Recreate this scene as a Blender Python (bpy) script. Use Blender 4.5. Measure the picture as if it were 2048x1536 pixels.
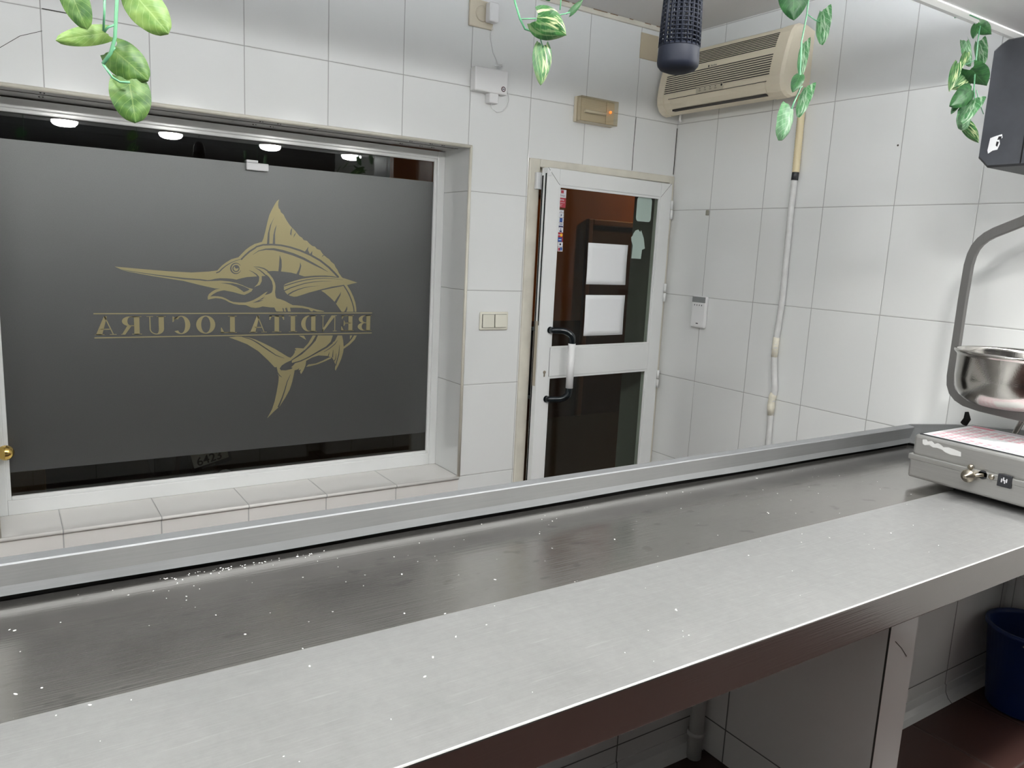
import bpy, bmesh, math, random
from mathutils import Vector, Matrix
from mathutils.geometry import tessellate_polygon
random.seed(7)
for _o in list(bpy.data.objects): bpy.data.objects.remove(_o)
S = bpy.context.scene
COL = S.collection
PI = math.pi

# ------------------------------------------------------------------ camera
cam_data = bpy.data.cameras.new('camera')
cam = bpy.data.objects.new('camera', cam_data); COL.objects.link(cam)
cam_data.sensor_width = 36.0
cam_data.lens = 1544.0 / 2048.0 * 36.0
cam_data.clip_start = 0.05
def cam_matrix(loc, yaw, pitch, roll):
    f = Vector((math.sin(yaw)*math.cos(pitch), math.cos(yaw)*math.cos(pitch), math.sin(pitch)))
    r = f.cross(Vector((0, 0, 1))).normalized(); u = r.cross(f)
    r2 = r*math.cos(roll) + u*math.sin(roll); u2 = u*math.cos(roll) - r*math.sin(roll)
    m = Matrix((r2, u2, -f)).transposed().to_4x4(); m.translation = loc
    return m
cam.matrix_world = cam_matrix(Vector((-3.0782, -3.1404, 1.4919)), math.radians(33.70), math.radians(-9.787), math.radians(2.845))
S.camera = cam

# ------------------------------------------------------------------ world, exposure
w = bpy.data.worlds.new('night_sky'); S.world = w; w.use_nodes = True
bg = w.node_tree.nodes['Background']; bg.inputs[0].default_value = (0.02, 0.03, 0.06, 1); bg.inputs[1].default_value = 0.05
S.view_settings.view_transform = 'Standard'; S.view_settings.look = 'None'
S.view_settings.gamma = 1.0; S.view_settings.use_curve_mapping = False
S.view_settings.exposure = -0.20
FILL_STRENGTH = 220.0  # added fill strip hidden above the canopy
LAMP_STRENGTH = 260.0       # the six canopy downlights
STREET_WATTS = 95.0        # warm wall lantern outside

# ------------------------------------------------------------------ materials
def new_mat(name):
    m = bpy.data.materials.new(name); m.use_nodes = True
    return m, m.node_tree, m.node_tree.nodes['Principled BSDF']
def mat(name, col, rough=0.5, metal=0.0, spec=0.5, noise=0.0, nscale=20.0, bump=0.0, bscale=80.0, coat=0.0, trans=0.0):
    m, nt, b = new_mat(name); N, L = nt.nodes, nt.links
    b.inputs['Base Color'].default_value = (*col, 1); b.inputs['Roughness'].default_value = rough
    b.inputs['Metallic'].default_value = metal; b.inputs['Specular IOR Level'].default_value = spec
    b.inputs['Coat Weight'].default_value = coat; b.inputs['Transmission Weight'].default_value = trans
    if noise or bump:
        g = N.new('ShaderNodeNewGeometry')
    if noise:
        n = N.new('ShaderNodeTexNoise'); n.inputs['Scale'].default_value = nscale; n.inputs['Detail'].default_value = 4
        L.new(g.outputs['Position'], n.inputs['Vector'])
        r = N.new('ShaderNodeMapRange'); r.inputs[1].default_value = 0.3; r.inputs[2].default_value = 0.7
        r.inputs[3].default_value = 1-noise; r.inputs[4].default_value = 1+noise*0.4
        L.new(n.outputs['Fac'], r.inputs[0])
        mx = N.new('ShaderNodeMix'); mx.data_type = 'RGBA'; mx.blend_type = 'MULTIPLY'; mx.inputs[0].default_value = 1
        mx.inputs[6].default_value = (*col, 1); L.new(r.outputs[0], mx.inputs[7]); L.new(mx.outputs[2], b.inputs['Base Color'])
    if bump:
        n2 = N.new('ShaderNodeTexNoise'); n2.inputs['Scale'].default_value = bscale; L.new(g.outputs['Position'], n2.inputs['Vector'])
        bp = N.new('ShaderNodeBump'); bp.inputs['Strength'].default_value = bump; bp.inputs['Distance'].default_value = 0.01
        L.new(n2.outputs['Fac'], bp.inputs['Height']); L.new(bp.outputs[0], b.inputs['Normal'])
    return m
def emit_mat(name, col, strength):
    m, nt, b = new_mat(name)
    b.inputs['Base Color'].default_value = (*col, 1)
    b.inputs['Emission Color'].default_value = (*col, 1); b.inputs['Emission Strength'].default_value = strength
    return m
def mth(nt, op, a, b=None, c=None):
    n = nt.nodes.new('ShaderNodeMath'); n.operation = op
    for i, v in enumerate((a, b, c)):
        if v is None: continue
        if isinstance(v, (int, float)): n.inputs[i].default_value = v
        else: nt.links.new(v, n.inputs[i])
    return n.outputs[0]
def tile_mat(name, col, grout, px, ox, py, oy, pz, oz, gw=0.0022, rough=0.13, var=0.02, y_joint=True, wav=0.12):
    """ceramic tiles laid in world space; the joint lines follow the face direction"""
    m, nt, b = new_mat(name); N, L = nt.nodes, nt.links
    g = N.new('ShaderNodeNewGeometry'); sp = N.new('ShaderNodeSeparateXYZ'); L.new(g.outputs['Position'], sp.inputs[0])
    sn = N.new('ShaderNodeSeparateXYZ'); L.new(g.outputs['Normal'], sn.inputs[0])
    def line(c, period, off):
        f = mth(nt, 'MULTIPLY_ADD', c, 1/period, -off/period)
        fr = mth(nt, 'FRACT', f)
        d = mth(nt, 'ABSOLUTE', mth(nt, 'SUBTRACT', fr, 0.5))          # 0.5 at the joint
        dd = mth(nt, 'MULTIPLY', mth(nt, 'SUBTRACT', 0.5, d), period)   # metres from joint
        return dd, mth(nt, 'FLOOR', f)
    dx, ix = line(sp.outputs[0], px, ox); dy, iy = line(sp.outputs[1], py, oy); dz, iz = line(sp.outputs[2], pz, oz)
    anx = mth(nt, 'GREATER_THAN', mth(nt, 'ABSOLUTE', sn.outputs[0]), 0.7)
    any_ = mth(nt, 'GREATER_THAN', mth(nt, 'ABSOLUTE', sn.outputs[1]), 0.7)
    anz = mth(nt, 'GREATER_THAN', mth(nt, 'ABSOLUTE', sn.outputs[2]), 0.7)
    far = 9.0
    ddx = mth(nt, 'MULTIPLY_ADD', anx, far, dx)      # joints in x never drawn on faces that look along x
    ddy = mth(nt, 'MULTIPLY_ADD', any_, far, dy)
    if not y_joint: ddy = mth(nt, 'ADD', ddy, mth(nt, 'MULTIPLY', mth(nt, 'GREATER_THAN', sp.outputs[1], 0.001), far))
    ddz = mth(nt, 'MULTIPLY_ADD', anz, far, dz)
    dm = mth(nt, 'MINIMUM', mth(nt, 'MINIMUM', ddx, ddy), ddz)
    mr = N.new('ShaderNodeMapRange'); mr.inputs[1].default_value = gw*0.45; mr.inputs[2].default_value = gw*0.9
    L.new(dm, mr.inputs[0])                                   # 0 in joint, 1 on tile
    cv = N.new('ShaderNodeCombineXYZ'); L.new(ix, cv.inputs[0]); L.new(iy, cv.inputs[1]); L.new(iz, cv.inputs[2])
    wn = N.new('ShaderNodeTexWhiteNoise'); wn.noise_dimensions = '3D'; L.new(cv.outputs[0], wn.inputs['Vector'])
    nz = N.new('ShaderNodeTexNoise'); nz.inputs['Scale'].default_value = 2.2; nz.inputs['Detail'].default_value = 3; L.new(g.outputs['Position'], nz.inputs['Vector'])
    br = mth(nt, 'ADD', mth(nt, 'MULTIPLY_ADD', wn.outputs['Value'], var, 1-var), mth(nt, 'MULTIPLY_ADD', nz.outputs['Fac'], 0.05, -0.025))
    hv = N.new('ShaderNodeMix'); hv.data_type = 'RGBA'; hv.blend_type = 'MULTIPLY'; hv.inputs[0].default_value = 1; hv.inputs[6].default_value = (*col, 1)
    L.new(br, hv.inputs[7])
    mc = N.new('ShaderNodeMix'); mc.data_type = 'RGBA'; mc.inputs[6].default_value = (*grout, 1); L.new(mr.outputs[0], mc.inputs[0]); L.new(hv.outputs[2], mc.inputs[7])
    L.new(mc.outputs[2], b.inputs['Base Color'])
    rr = N.new('ShaderNodeMapRange'); rr.inputs[3].default_value = 0.8; rr.inputs[4].default_value = rough; L.new(mr.outputs[0], rr.inputs[0]); L.new(rr.outputs[0], b.inputs['Roughness'])
    # rounded tile edge + faint glaze waviness
    mr2 = N.new('ShaderNodeMapRange'); mr2.inputs[1].default_value = gw*0.4; mr2.inputs[2].default_value = gw*1.9; L.new(dm, mr2.inputs[0])
    n3 = N.new('ShaderNodeTexNoise'); n3.inputs['Scale'].default_value = 9; L.new(g.outputs['Position'], n3.inputs['Vector'])
    hgt = mth(nt, 'ADD', mth(nt, 'MULTIPLY', mr2.outputs[0], 0.0012), mth(nt, 'MULTIPLY', n3.outputs['Fac'], 0.0012*wav))
    bp = N.new('ShaderNodeBump'); bp.inputs['Strength'].default_value = 0.7; bp.inputs['Distance'].default_value = 1.0
    L.new(hgt, bp.inputs['Height']); L.new(bp.outputs[0], b.inputs['Normal'])
    return m
def glass_mat(name, tint=(0.86, 0.9, 0.88), refl=1.0):
    """thin flat glazing: see-through with Schlick reflection"""
    m, nt, b = new_mat(name); N, L = nt.nodes, nt.links; N.remove(b)
    out = N['Material Output']
    lw = N.new('ShaderNodeLayerWeight'); lw.inputs['Blend'].default_value = 0.5
    p = mth(nt, 'POWER', lw.outputs['Facing'], 5.0)
    f = mth(nt, 'MULTIPLY', mth(nt, 'MULTIPLY_ADD', p, 0.96, 0.04), refl)
    tr = N.new('ShaderNodeBsdfTransparent'); tr.inputs[0].default_value = (*tint, 1)
    gl = N.new('ShaderNodeBsdfGlossy'); gl.inputs['Roughness'].default_value = 0.0
    mx = N.new('ShaderNodeMixShader'); L.new(f, mx.inputs[0]); L.new(tr.outputs[0], mx.inputs[1]); L.new(gl.outputs[0], mx.inputs[2]); L.new(mx.outputs[0], out.inputs[0])
    return m
def steel_mat(name, col, rough, metal, streak=0.12, stain=0.1, scratch=0.0, axis=0, stain_scale=3.0, cloud=0.0, spots=0.0):
    """sheet steel: grain along one axis, stains and scratches worn into it"""
    m, nt, b = new_mat(name); N, L = nt.nodes, nt.links
    g = N.new('ShaderNodeNewGeometry')
    mp = N.new('ShaderNodeMapping'); sc = [260.0, 260.0, 260.0]; sc[axis] = 6.0; mp.inputs['Scale'].default_value = sc; L.new(g.outputs['Position'], mp.inputs['Vector'])
    n1 = N.new('ShaderNodeTexNoise'); n1.inputs['Scale'].default_value = 1.0; n1.inputs['Detail'].default_value = 3; L.new(mp.outputs[0], n1.inputs['Vector'])
    n2 = N.new('ShaderNodeTexNoise'); n2.inputs['Scale'].default_value = stain_scale; n2.inputs['Detail'].default_value = 8; n2.inputs['Roughness'].default_value = 0.6; L.new(g.outputs['Position'], n2.inputs['Vector'])
    v = mth(nt, 'ADD', mth(nt, 'MULTIPLY_ADD', n1.outputs['Fac'], streak*2, 1-streak), mth(nt, 'MULTIPLY_ADD', n2.outputs['Fac'], stain*2, -stain))
    if scratch:
        mp2 = N.new('ShaderNodeMapping'); s2 = [130.0, 130.0, 130.0]; s2[axis] = 7.0; mp2.inputs['Scale'].default_value = s2; mp2.inputs['Rotation'].default_value = (0, 0, 0.35); L.new(g.outputs['Position'], mp2.inputs['Vector'])
        n4 = N.new('ShaderNodeTexNoise'); n4.inputs['Scale'].default_value = 1.0; n4.inputs['Detail'].default_value = 2; L.new(mp2.outputs[0], n4.inputs['Vector'])
        s = N.new('ShaderNodeMapRange'); s.inputs[1].default_value = 0.66; s.inputs[2].default_value = 0.78; L.new(n4.outputs['Fac'], s.inputs[0])
        mp3 = N.new('ShaderNodeMapping'); s3 = [170.0, 170.0, 170.0]; s3[axis] = 9.0; mp3.inputs['Scale'].default_value = s3; mp3.inputs['Rotation'].default_value = (0, 0, -0.12); L.new(g.outputs['Position'], mp3.inputs['Vector'])
        n5 = N.new('ShaderNodeTexNoise'); n5.inputs['Scale'].default_value = 1.0; n5.inputs['Detail'].default_value = 2; L.new(mp3.outputs[0], n5.inputs['Vector'])
        s5 = N.new('ShaderNodeMapRange'); s5.inputs[1].default_value = 0.66; s5.inputs[2].default_value = 0.76; L.new(n5.outputs['Fac'], s5.inputs[0])
        v = mth(nt, 'ADD', v, mth(nt, 'MULTIPLY', mth(nt, 'ADD', s.outputs[0], s5.outputs[0]), scratch))
    if cloud:      # matt wiping marks
        n8 = N.new('ShaderNodeTexNoise'); n8.inputs['Scale'].default_value = 38; n8.inputs['Detail'].default_value = 7; n8.inputs['Roughness'].default_value = 0.75; L.new(g.outputs['Position'], n8.inputs['Vector'])
        v = mth(nt, 'ADD', v, mth(nt, 'MULTIPLY_ADD', n8.outputs['Fac'], cloud*3, -cloud*1.5))
    sp_out = None
    if spots:      # dried drops and smears
        mp7 = N.new('ShaderNodeMapping'); mp7.inputs['Scale'].default_value = (16, 26, 16); L.new(g.outputs['Position'], mp7.inputs['Vector'])
        n7 = N.new('ShaderNodeTexNoise'); n7.inputs['Scale'].default_value = 1.0; n7.inputs['Detail'].default_value = 1.5; L.new(mp7.outputs[0], n7.inputs['Vector'])
        q7 = N.new('ShaderNodeMapRange'); q7.inputs[1].default_value = 0.66; q7.inputs[2].default_value = 0.71; L.new(n7.outputs['Fac'], q7.inputs[0])
        sp_out = q7.outputs[0]; v = mth(nt, 'MULTIPLY', v, mth(nt, 'MULTIPLY_ADD', sp_out, -spots, 1.0))
    mx = N.new('ShaderNodeMix'); mx.data_type = 'RGBA'; mx.blend_type = 'MULTIPLY'; mx.inputs[0].default_value = 1; mx.inputs[6].default_value = (*col, 1); L.new(v, mx.inputs[7]); L.new(mx.outputs[2], b.inputs['Base Color'])
    b.inputs['Metallic'].default_value = metal
    r = mth(nt, 'MULTIPLY_ADD', n2.outputs['Fac'], 0.22, rough-0.11); L.new(r, b.inputs['Roughness'])
    bp = N.new('ShaderNodeBump'); bp.inputs['Strength'].default_value = 0.12; bp.inputs['Distance'].default_value = 0.002; L.new(n1.outputs['Fac'], bp.inputs['Height']); L.new(bp.outputs[0], b.inputs['Normal'])
    return m
def leaf_mat(name, dark, light, vein, streak=0.0, streak_col=(0.75, 0.8, 0.1)):
    m, nt, b = new_mat(name); N, L = nt.nodes, nt.links
    uv = N.new('ShaderNodeUVMap'); uv.uv_map = 'leaf'
    sp = N.new('ShaderNodeSeparateXYZ'); L.new(uv.outputs[0], sp.inputs[0])
    s = mth(nt, 'ABSOLUTE', mth(nt, 'SUBTRACT', sp.outputs[0], 0.5))
    t = sp.outputs[1]
    g = N.new('ShaderNodeNewGeometry'); n = N.new('ShaderNodeTexNoise'); n.inputs['Scale'].default_value = 70; n.inputs['Detail'].default_value = 6; L.new(g.outputs['Position'], n.inputs['Vector'])
    mx = N.new('ShaderNodeMix'); mx.data_type = 'RGBA'; mx.inputs[6].default_value = (*dark, 1); mx.inputs[7].default_value = (*light, 1)
    rr = N.new('ShaderNodeMapRange'); rr.inputs[1].default_value = 0.35; rr.inputs[2].default_value = 0.68; L.new(n.outputs['Fac'], rr.inputs[0]); L.new(rr.outputs[0], mx.inputs[0])
    ph = mth(nt, 'FRACT', mth(nt, 'MULTIPLY', mth(nt, 'SUBTRACT', t, mth(nt, 'MULTIPLY', s, 0.75)), 6.0))
    vd = mth(nt, 'ABSOLUTE', mth(nt, 'SUBTRACT', ph, 0.5))
    v1 = mth(nt, 'LESS_THAN', vd, 0.035); v2 = mth(nt, 'LESS_THAN', s, 0.018)
    vv = mth(nt, 'MULTIPLY', mth(nt, 'MAXIMUM', v1, v2), 0.5)
    m2 = N.new('ShaderNodeMix'); m2.data_type = 'RGBA'; L.new(vv, m2.inputs[0]); L.new(mx.outputs[2], m2.inputs[6]); m2.inputs[7].default_value = (*vein, 1)
    col = m2.outputs[2]
    if streak:
        cv = N.new('ShaderNodeCombineXYZ'); L.new(mth(nt, 'MULTIPLY', mth(nt, 'ADD', sp.outputs[0], mth(nt, 'MULTIPLY', t, 0.25)), 9.0), cv.inputs[0]); L.new(mth(nt, 'MULTIPLY', t, 1.6), cv.inputs[1])
        n6 = N.new('ShaderNodeTexNoise'); n6.inputs['Scale'].default_value = 1.0; n6.inputs['Detail'].default_value = 3; L.new(cv.outputs[0], n6.inputs['Vector'])
        side = mth(nt, 'LESS_THAN', sp.outputs[0], 0.47)
        k = N.new('ShaderNodeMapRange'); k.inputs[1].default_value = 0.5; k.inputs[2].default_value = 0.56; L.new(n6.outputs['Fac'], k.inputs[0])
        kk = mth(nt, 'MULTIPLY', mth(nt, 'MULTIPLY', k.outputs[0], mth(nt, 'MULTIPLY_ADD', side, 0.75, 0.2)), streak)
        m3 = N.new('ShaderNodeMix'); m3.data_type = 'RGBA'; L.new(kk, m3.inputs[0]); L.new(col, m3.inputs[6]); m3.inputs[7].default_value = (*streak_col, 1); col = m3.outputs[2]
    L.new(col, b.inputs['Base Color']); b.inputs['Roughness'].default_value = 0.5
    bp = N.new('ShaderNodeBump'); bp.inputs['Strength'].default_value = 0.5; bp.inputs['Distance'].default_value = 0.0015
    L.new(mth(nt, 'SUBTRACT', 1.0, vv), bp.inputs['Height']); L.new(bp.outputs[0], b.inputs['Normal'])
    tl = N.new('ShaderNodeBsdfTranslucent'); L.new(col, tl.inputs[0])
    ms = N.new('ShaderNodeMixShader'); ms.inputs[0].default_value = 0.3; L.new(b.outputs[0], ms.inputs[1]); L.new(tl.outputs[0], ms.inputs[2]); L.new(ms.outputs[0], N['Material Output'].inputs[0])
    return m

# ------------------------------------------------------------------ mesh helpers (all in world metres; build() makes them local to the parent)
ORG = {}
class MB:
    def __init__(s): s.bm = bmesh.new(); s.uv = None
    def box(s, x0, x1, y0, y1, z0, z1, bev=0.0, seg=2):
        b = bmesh.new(); bmesh.ops.create_cube(b, size=1)
        for v in b.verts: v.co = Vector(((x0+x1)/2+v.co.x*(x1-x0), (y0+y1)/2+v.co.y*(y1-y0), (z0+z1)/2+v.co.z*(z1-z0)))
        if bev: bmesh.ops.bevel(b, geom=list(b.edges), offset=bev, segments=seg, affect='EDGES', profile=0.5)
        s.merge(b); return s
    def merge(s, b, mtx=None):
        if mtx: bmesh.ops.transform(b, matrix=mtx, verts=b.verts)
        mp = {v: s.bm.verts.new(v.co) for v in b.verts}
        for f in b.faces:
            try:
                nf = s.bm.faces.new([mp[v] for v in f.verts]); nf.smooth = f.smooth; nf.material_index = f.material_index
            except ValueError: pass
        b.free(); return s
    def obox(s, c, ax, ay, az, bev=0.0, seg=2):
        """box with half-axes ax, ay, az around centre c"""
        b = bmesh.new(); bmesh.ops.create_cube(b, size=2)
        if bev:
            lx, ly, lz = Vector(ax).length, Vector(ay).length, Vector(az).length
            for v in b.verts: v.co = Vector((v.co.x*lx, v.co.y*ly, v.co.z*lz))
            bmesh.ops.bevel(b, geom=list(b.edges), offset=bev, segments=seg, affect='EDGES', profile=0.5)
            for v in b.verts: v.co = Vector((v.co.x/lx, v.co.y/ly, v.co.z/lz))
        for v in b.verts: v.co = Vector(c)+Vector(ax)*v.co.x+Vector(ay)*v.co.y+Vector(az)*v.co.z
        s.merge(b); return s
    def loft(s, rings, closed=True, cap=True, smooth=True):
        vs = [[s.bm.verts.new(p) for p in r] for r in rings]
        n = len(vs[0])
        for a, b in zip(vs, vs[1:]):
            for i in range(n if closed else n-1):
                j = (i+1) % n
                f = s.bm.faces.new((a[i], a[j], b[j], b[i])); f.smooth = smooth
        if cap and closed:
            for r in (vs[0][::-1], vs[-1]):
                try: s.bm.faces.new(r)
                except ValueError: pass
        return s
    def tube(s, pts, r, n=10, cap=True, rz=None):
        pts = [Vector(p) for p in pts]; rs = r if isinstance(r, (list, tuple)) else [r]*len(pts)
        up = Vector((0, 0, 1)); prev = None; rings = []
        for i, p in enumerate(pts):
            t = (pts[min(i+1, len(pts)-1)]-pts[max(i-1, 0)]).normalized()
            if prev is None:
                a = t.cross(up if abs(t.z) < 0.9 else Vector((1, 0, 0))).normalized()
            else:
                a = (prev - t*prev.dot(t)).normalized()
            prev = a; b = t.cross(a)
            rings.append([p+a*math.cos(2*PI*k/n)*rs[i]+b*math.sin(2*PI*k/n)*(rs[i] if rz is None else rz) for k in range(n)])
        return s.loft(rings, True, cap)
    def ribbon(s, pts, n, wdt, th):
        """rectangular bar swept along pts; n = plane normal, wdt in the plane, th along n"""
        pts = [Vector(p) for p in pts]; n = Vector(n).normalized(); rings = []
        for i, p in enumerate(pts):
            t = (pts[min(i+1, len(pts)-1)]-pts[max(i-1, 0)]).normalized(); a = n.cross(t).normalized()
            c = min(wdt, th)*0.18
            prof = [(wdt/2, th/2-c), (wdt/2-c, th/2), (-wdt/2+c, th/2), (-wdt/2, th/2-c), (-wdt/2, -th/2+c), (-wdt/2+c, -th/2), (wdt/2-c, -th/2), (wdt/2, -th/2+c)]
            rings.append([p+a*u+n*v for u, v in prof])
        return s.loft(rings, True, True, False)
    def cyl(s, c, r, h, axis='z', n=24, r2=None, bev=0.0):
        r2 = r if r2 is None else r2
        prof = [(r, 0), (r2, h)] if not bev else [(r-bev, 0), (r, bev), (r2, h-bev), (r2-bev, h)]
        return s.lathe(c, prof, axis, n)
    def lathe(s, c, prof, axis='z', n=32, cap=True):
        c = Vector(c); rings = []
        for r, h in prof:
            ring = []
            for k in range(n):
                a = 2*PI*k/n; u, v = r*math.cos(a), r*math.sin(a)
                ring.append(c+(Vector((u, v, h)) if axis == 'z' else Vector((h, u, v)) if axis == 'x' else Vector((v, h, u))))
            rings.append(ring)
        return s.loft(rings, True, cap)
    def sphere(s, c, r, n=16, sz=1.0):
        b = bmesh.new(); bmesh.ops.create_uvsphere(b, u_segments=n, v_segments=max(6, n//2), radius=r)
        for v in b.verts: v.co = Vector((v.co.x, v.co.y, v.co.z*sz))+Vector(c)
        for f in b.faces: f.smooth = True
        return s.merge(b)
    def poly(s, pts, d):
        """polygon (3-D points, flat) thickened by vector d"""
        pts = [Vector(p) for p in pts]; d = Vector(d)
        a = [s.bm.verts.new(p) for p in pts]; b = [s.bm.verts.new(p+d) for p in pts]; n = len(pts)
        for i in range(n):
            try: s.bm.faces.new((a[i], a[(i+1) % n], b[(i+1) % n], b[i]))
            except ValueError: pass
        for t in tessellate_polygon([pts]):
            for q in (a, b):
                try: s.bm.faces.new([q[k] for k in t])
                except ValueError: pass
        return s
    def grid(s, P, smooth=True):
        vs = [[s.bm.verts.new(p) for p in r] for r in P]
        fs = []
        for a, b in zip(vs, vs[1:]):
            for i in range(len(a)-1):
                f = s.bm.faces.new((a[i], a[i+1], b[i+1], b[i])); f.smooth = smooth; fs.append(f)
        return vs
    def build(s, name, m, parent=None, fix=True):
        if fix: bmesh.ops.recalc_face_normals(s.bm, faces=list(s.bm.faces))
        o0 = ORG.get(parent.name, Vector()) if parent else Vector()
        if parent:
            for v in s.bm.verts: v.co -= o0
        me = bpy.data.meshes.new(name); s.bm.to_mesh(me); s.bm.free()
        ms = m if isinstance(m, (list, tuple)) else [m]
        for x in ms: me.materials.append(x)
        o = bpy.data.objects.new(name, me); COL.objects.link(o)
        if parent: o.parent = parent; ORG[o.name] = o0
        return o
def tag(o, label, cat, group=None, kind=None):
    o['label'] = label; o['category'] = cat
    if group: o['group'] = group
    if kind: o['kind'] = kind
    return o
def thing(name, loc, label, cat, group=None, kind=None):
    o = bpy.data.objects.new(name, None); o.empty_display_size = 0.05; COL.objects.link(o); o.location = loc
    ORG[o.name] = Vector(loc); return tag(o, label, cat, group, kind)
def text_mesh(mb, body, origin, ux, uz, height, depth=0.0004, shear=0.0, bold=0.0, mirror=False):
    """flat lettering from the built-in font; ux, uz are the reading and up directions"""
    c = bpy.data.curves.new('t', 'FONT'); c.body = body; c.size = 1.0; c.shear = shear; c.offset = bold; c.fill_mode = 'FRONT'
    o = bpy.data.objects.new('t', c); COL.objects.link(o)
    dg = bpy.context.evaluated_depsgraph_get(); me = bpy.data.meshes.new_from_object(o.evaluated_get(dg))
    bpy.data.objects.remove(o); k = height/0.7
    ux, uz = Vector(ux).normalized(), Vector(uz).normalized(); nn = ux.cross(uz)
    vs = [mb.bm.verts.new(Vector(origin)+ux*v.co.x*k+uz*v.co.y*k) for v in me.vertices]
    for p in me.polygons:
        try: mb.bm.faces.new([vs[i] for i in p.vertices])
        except ValueError: pass
    w_ = max((v.co.x for v in me.vertices), default=0)*k
    bpy.data.meshes.remove(me); bpy.data.curves.remove(c)
    return w_
def ring3(c, r, ux, uz, n=24): return [Vector(c)+Vector(ux)*math.cos(2*PI*k/n)*r+Vector(uz)*math.sin(2*PI*k/n)*r for k in range(n)]
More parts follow.
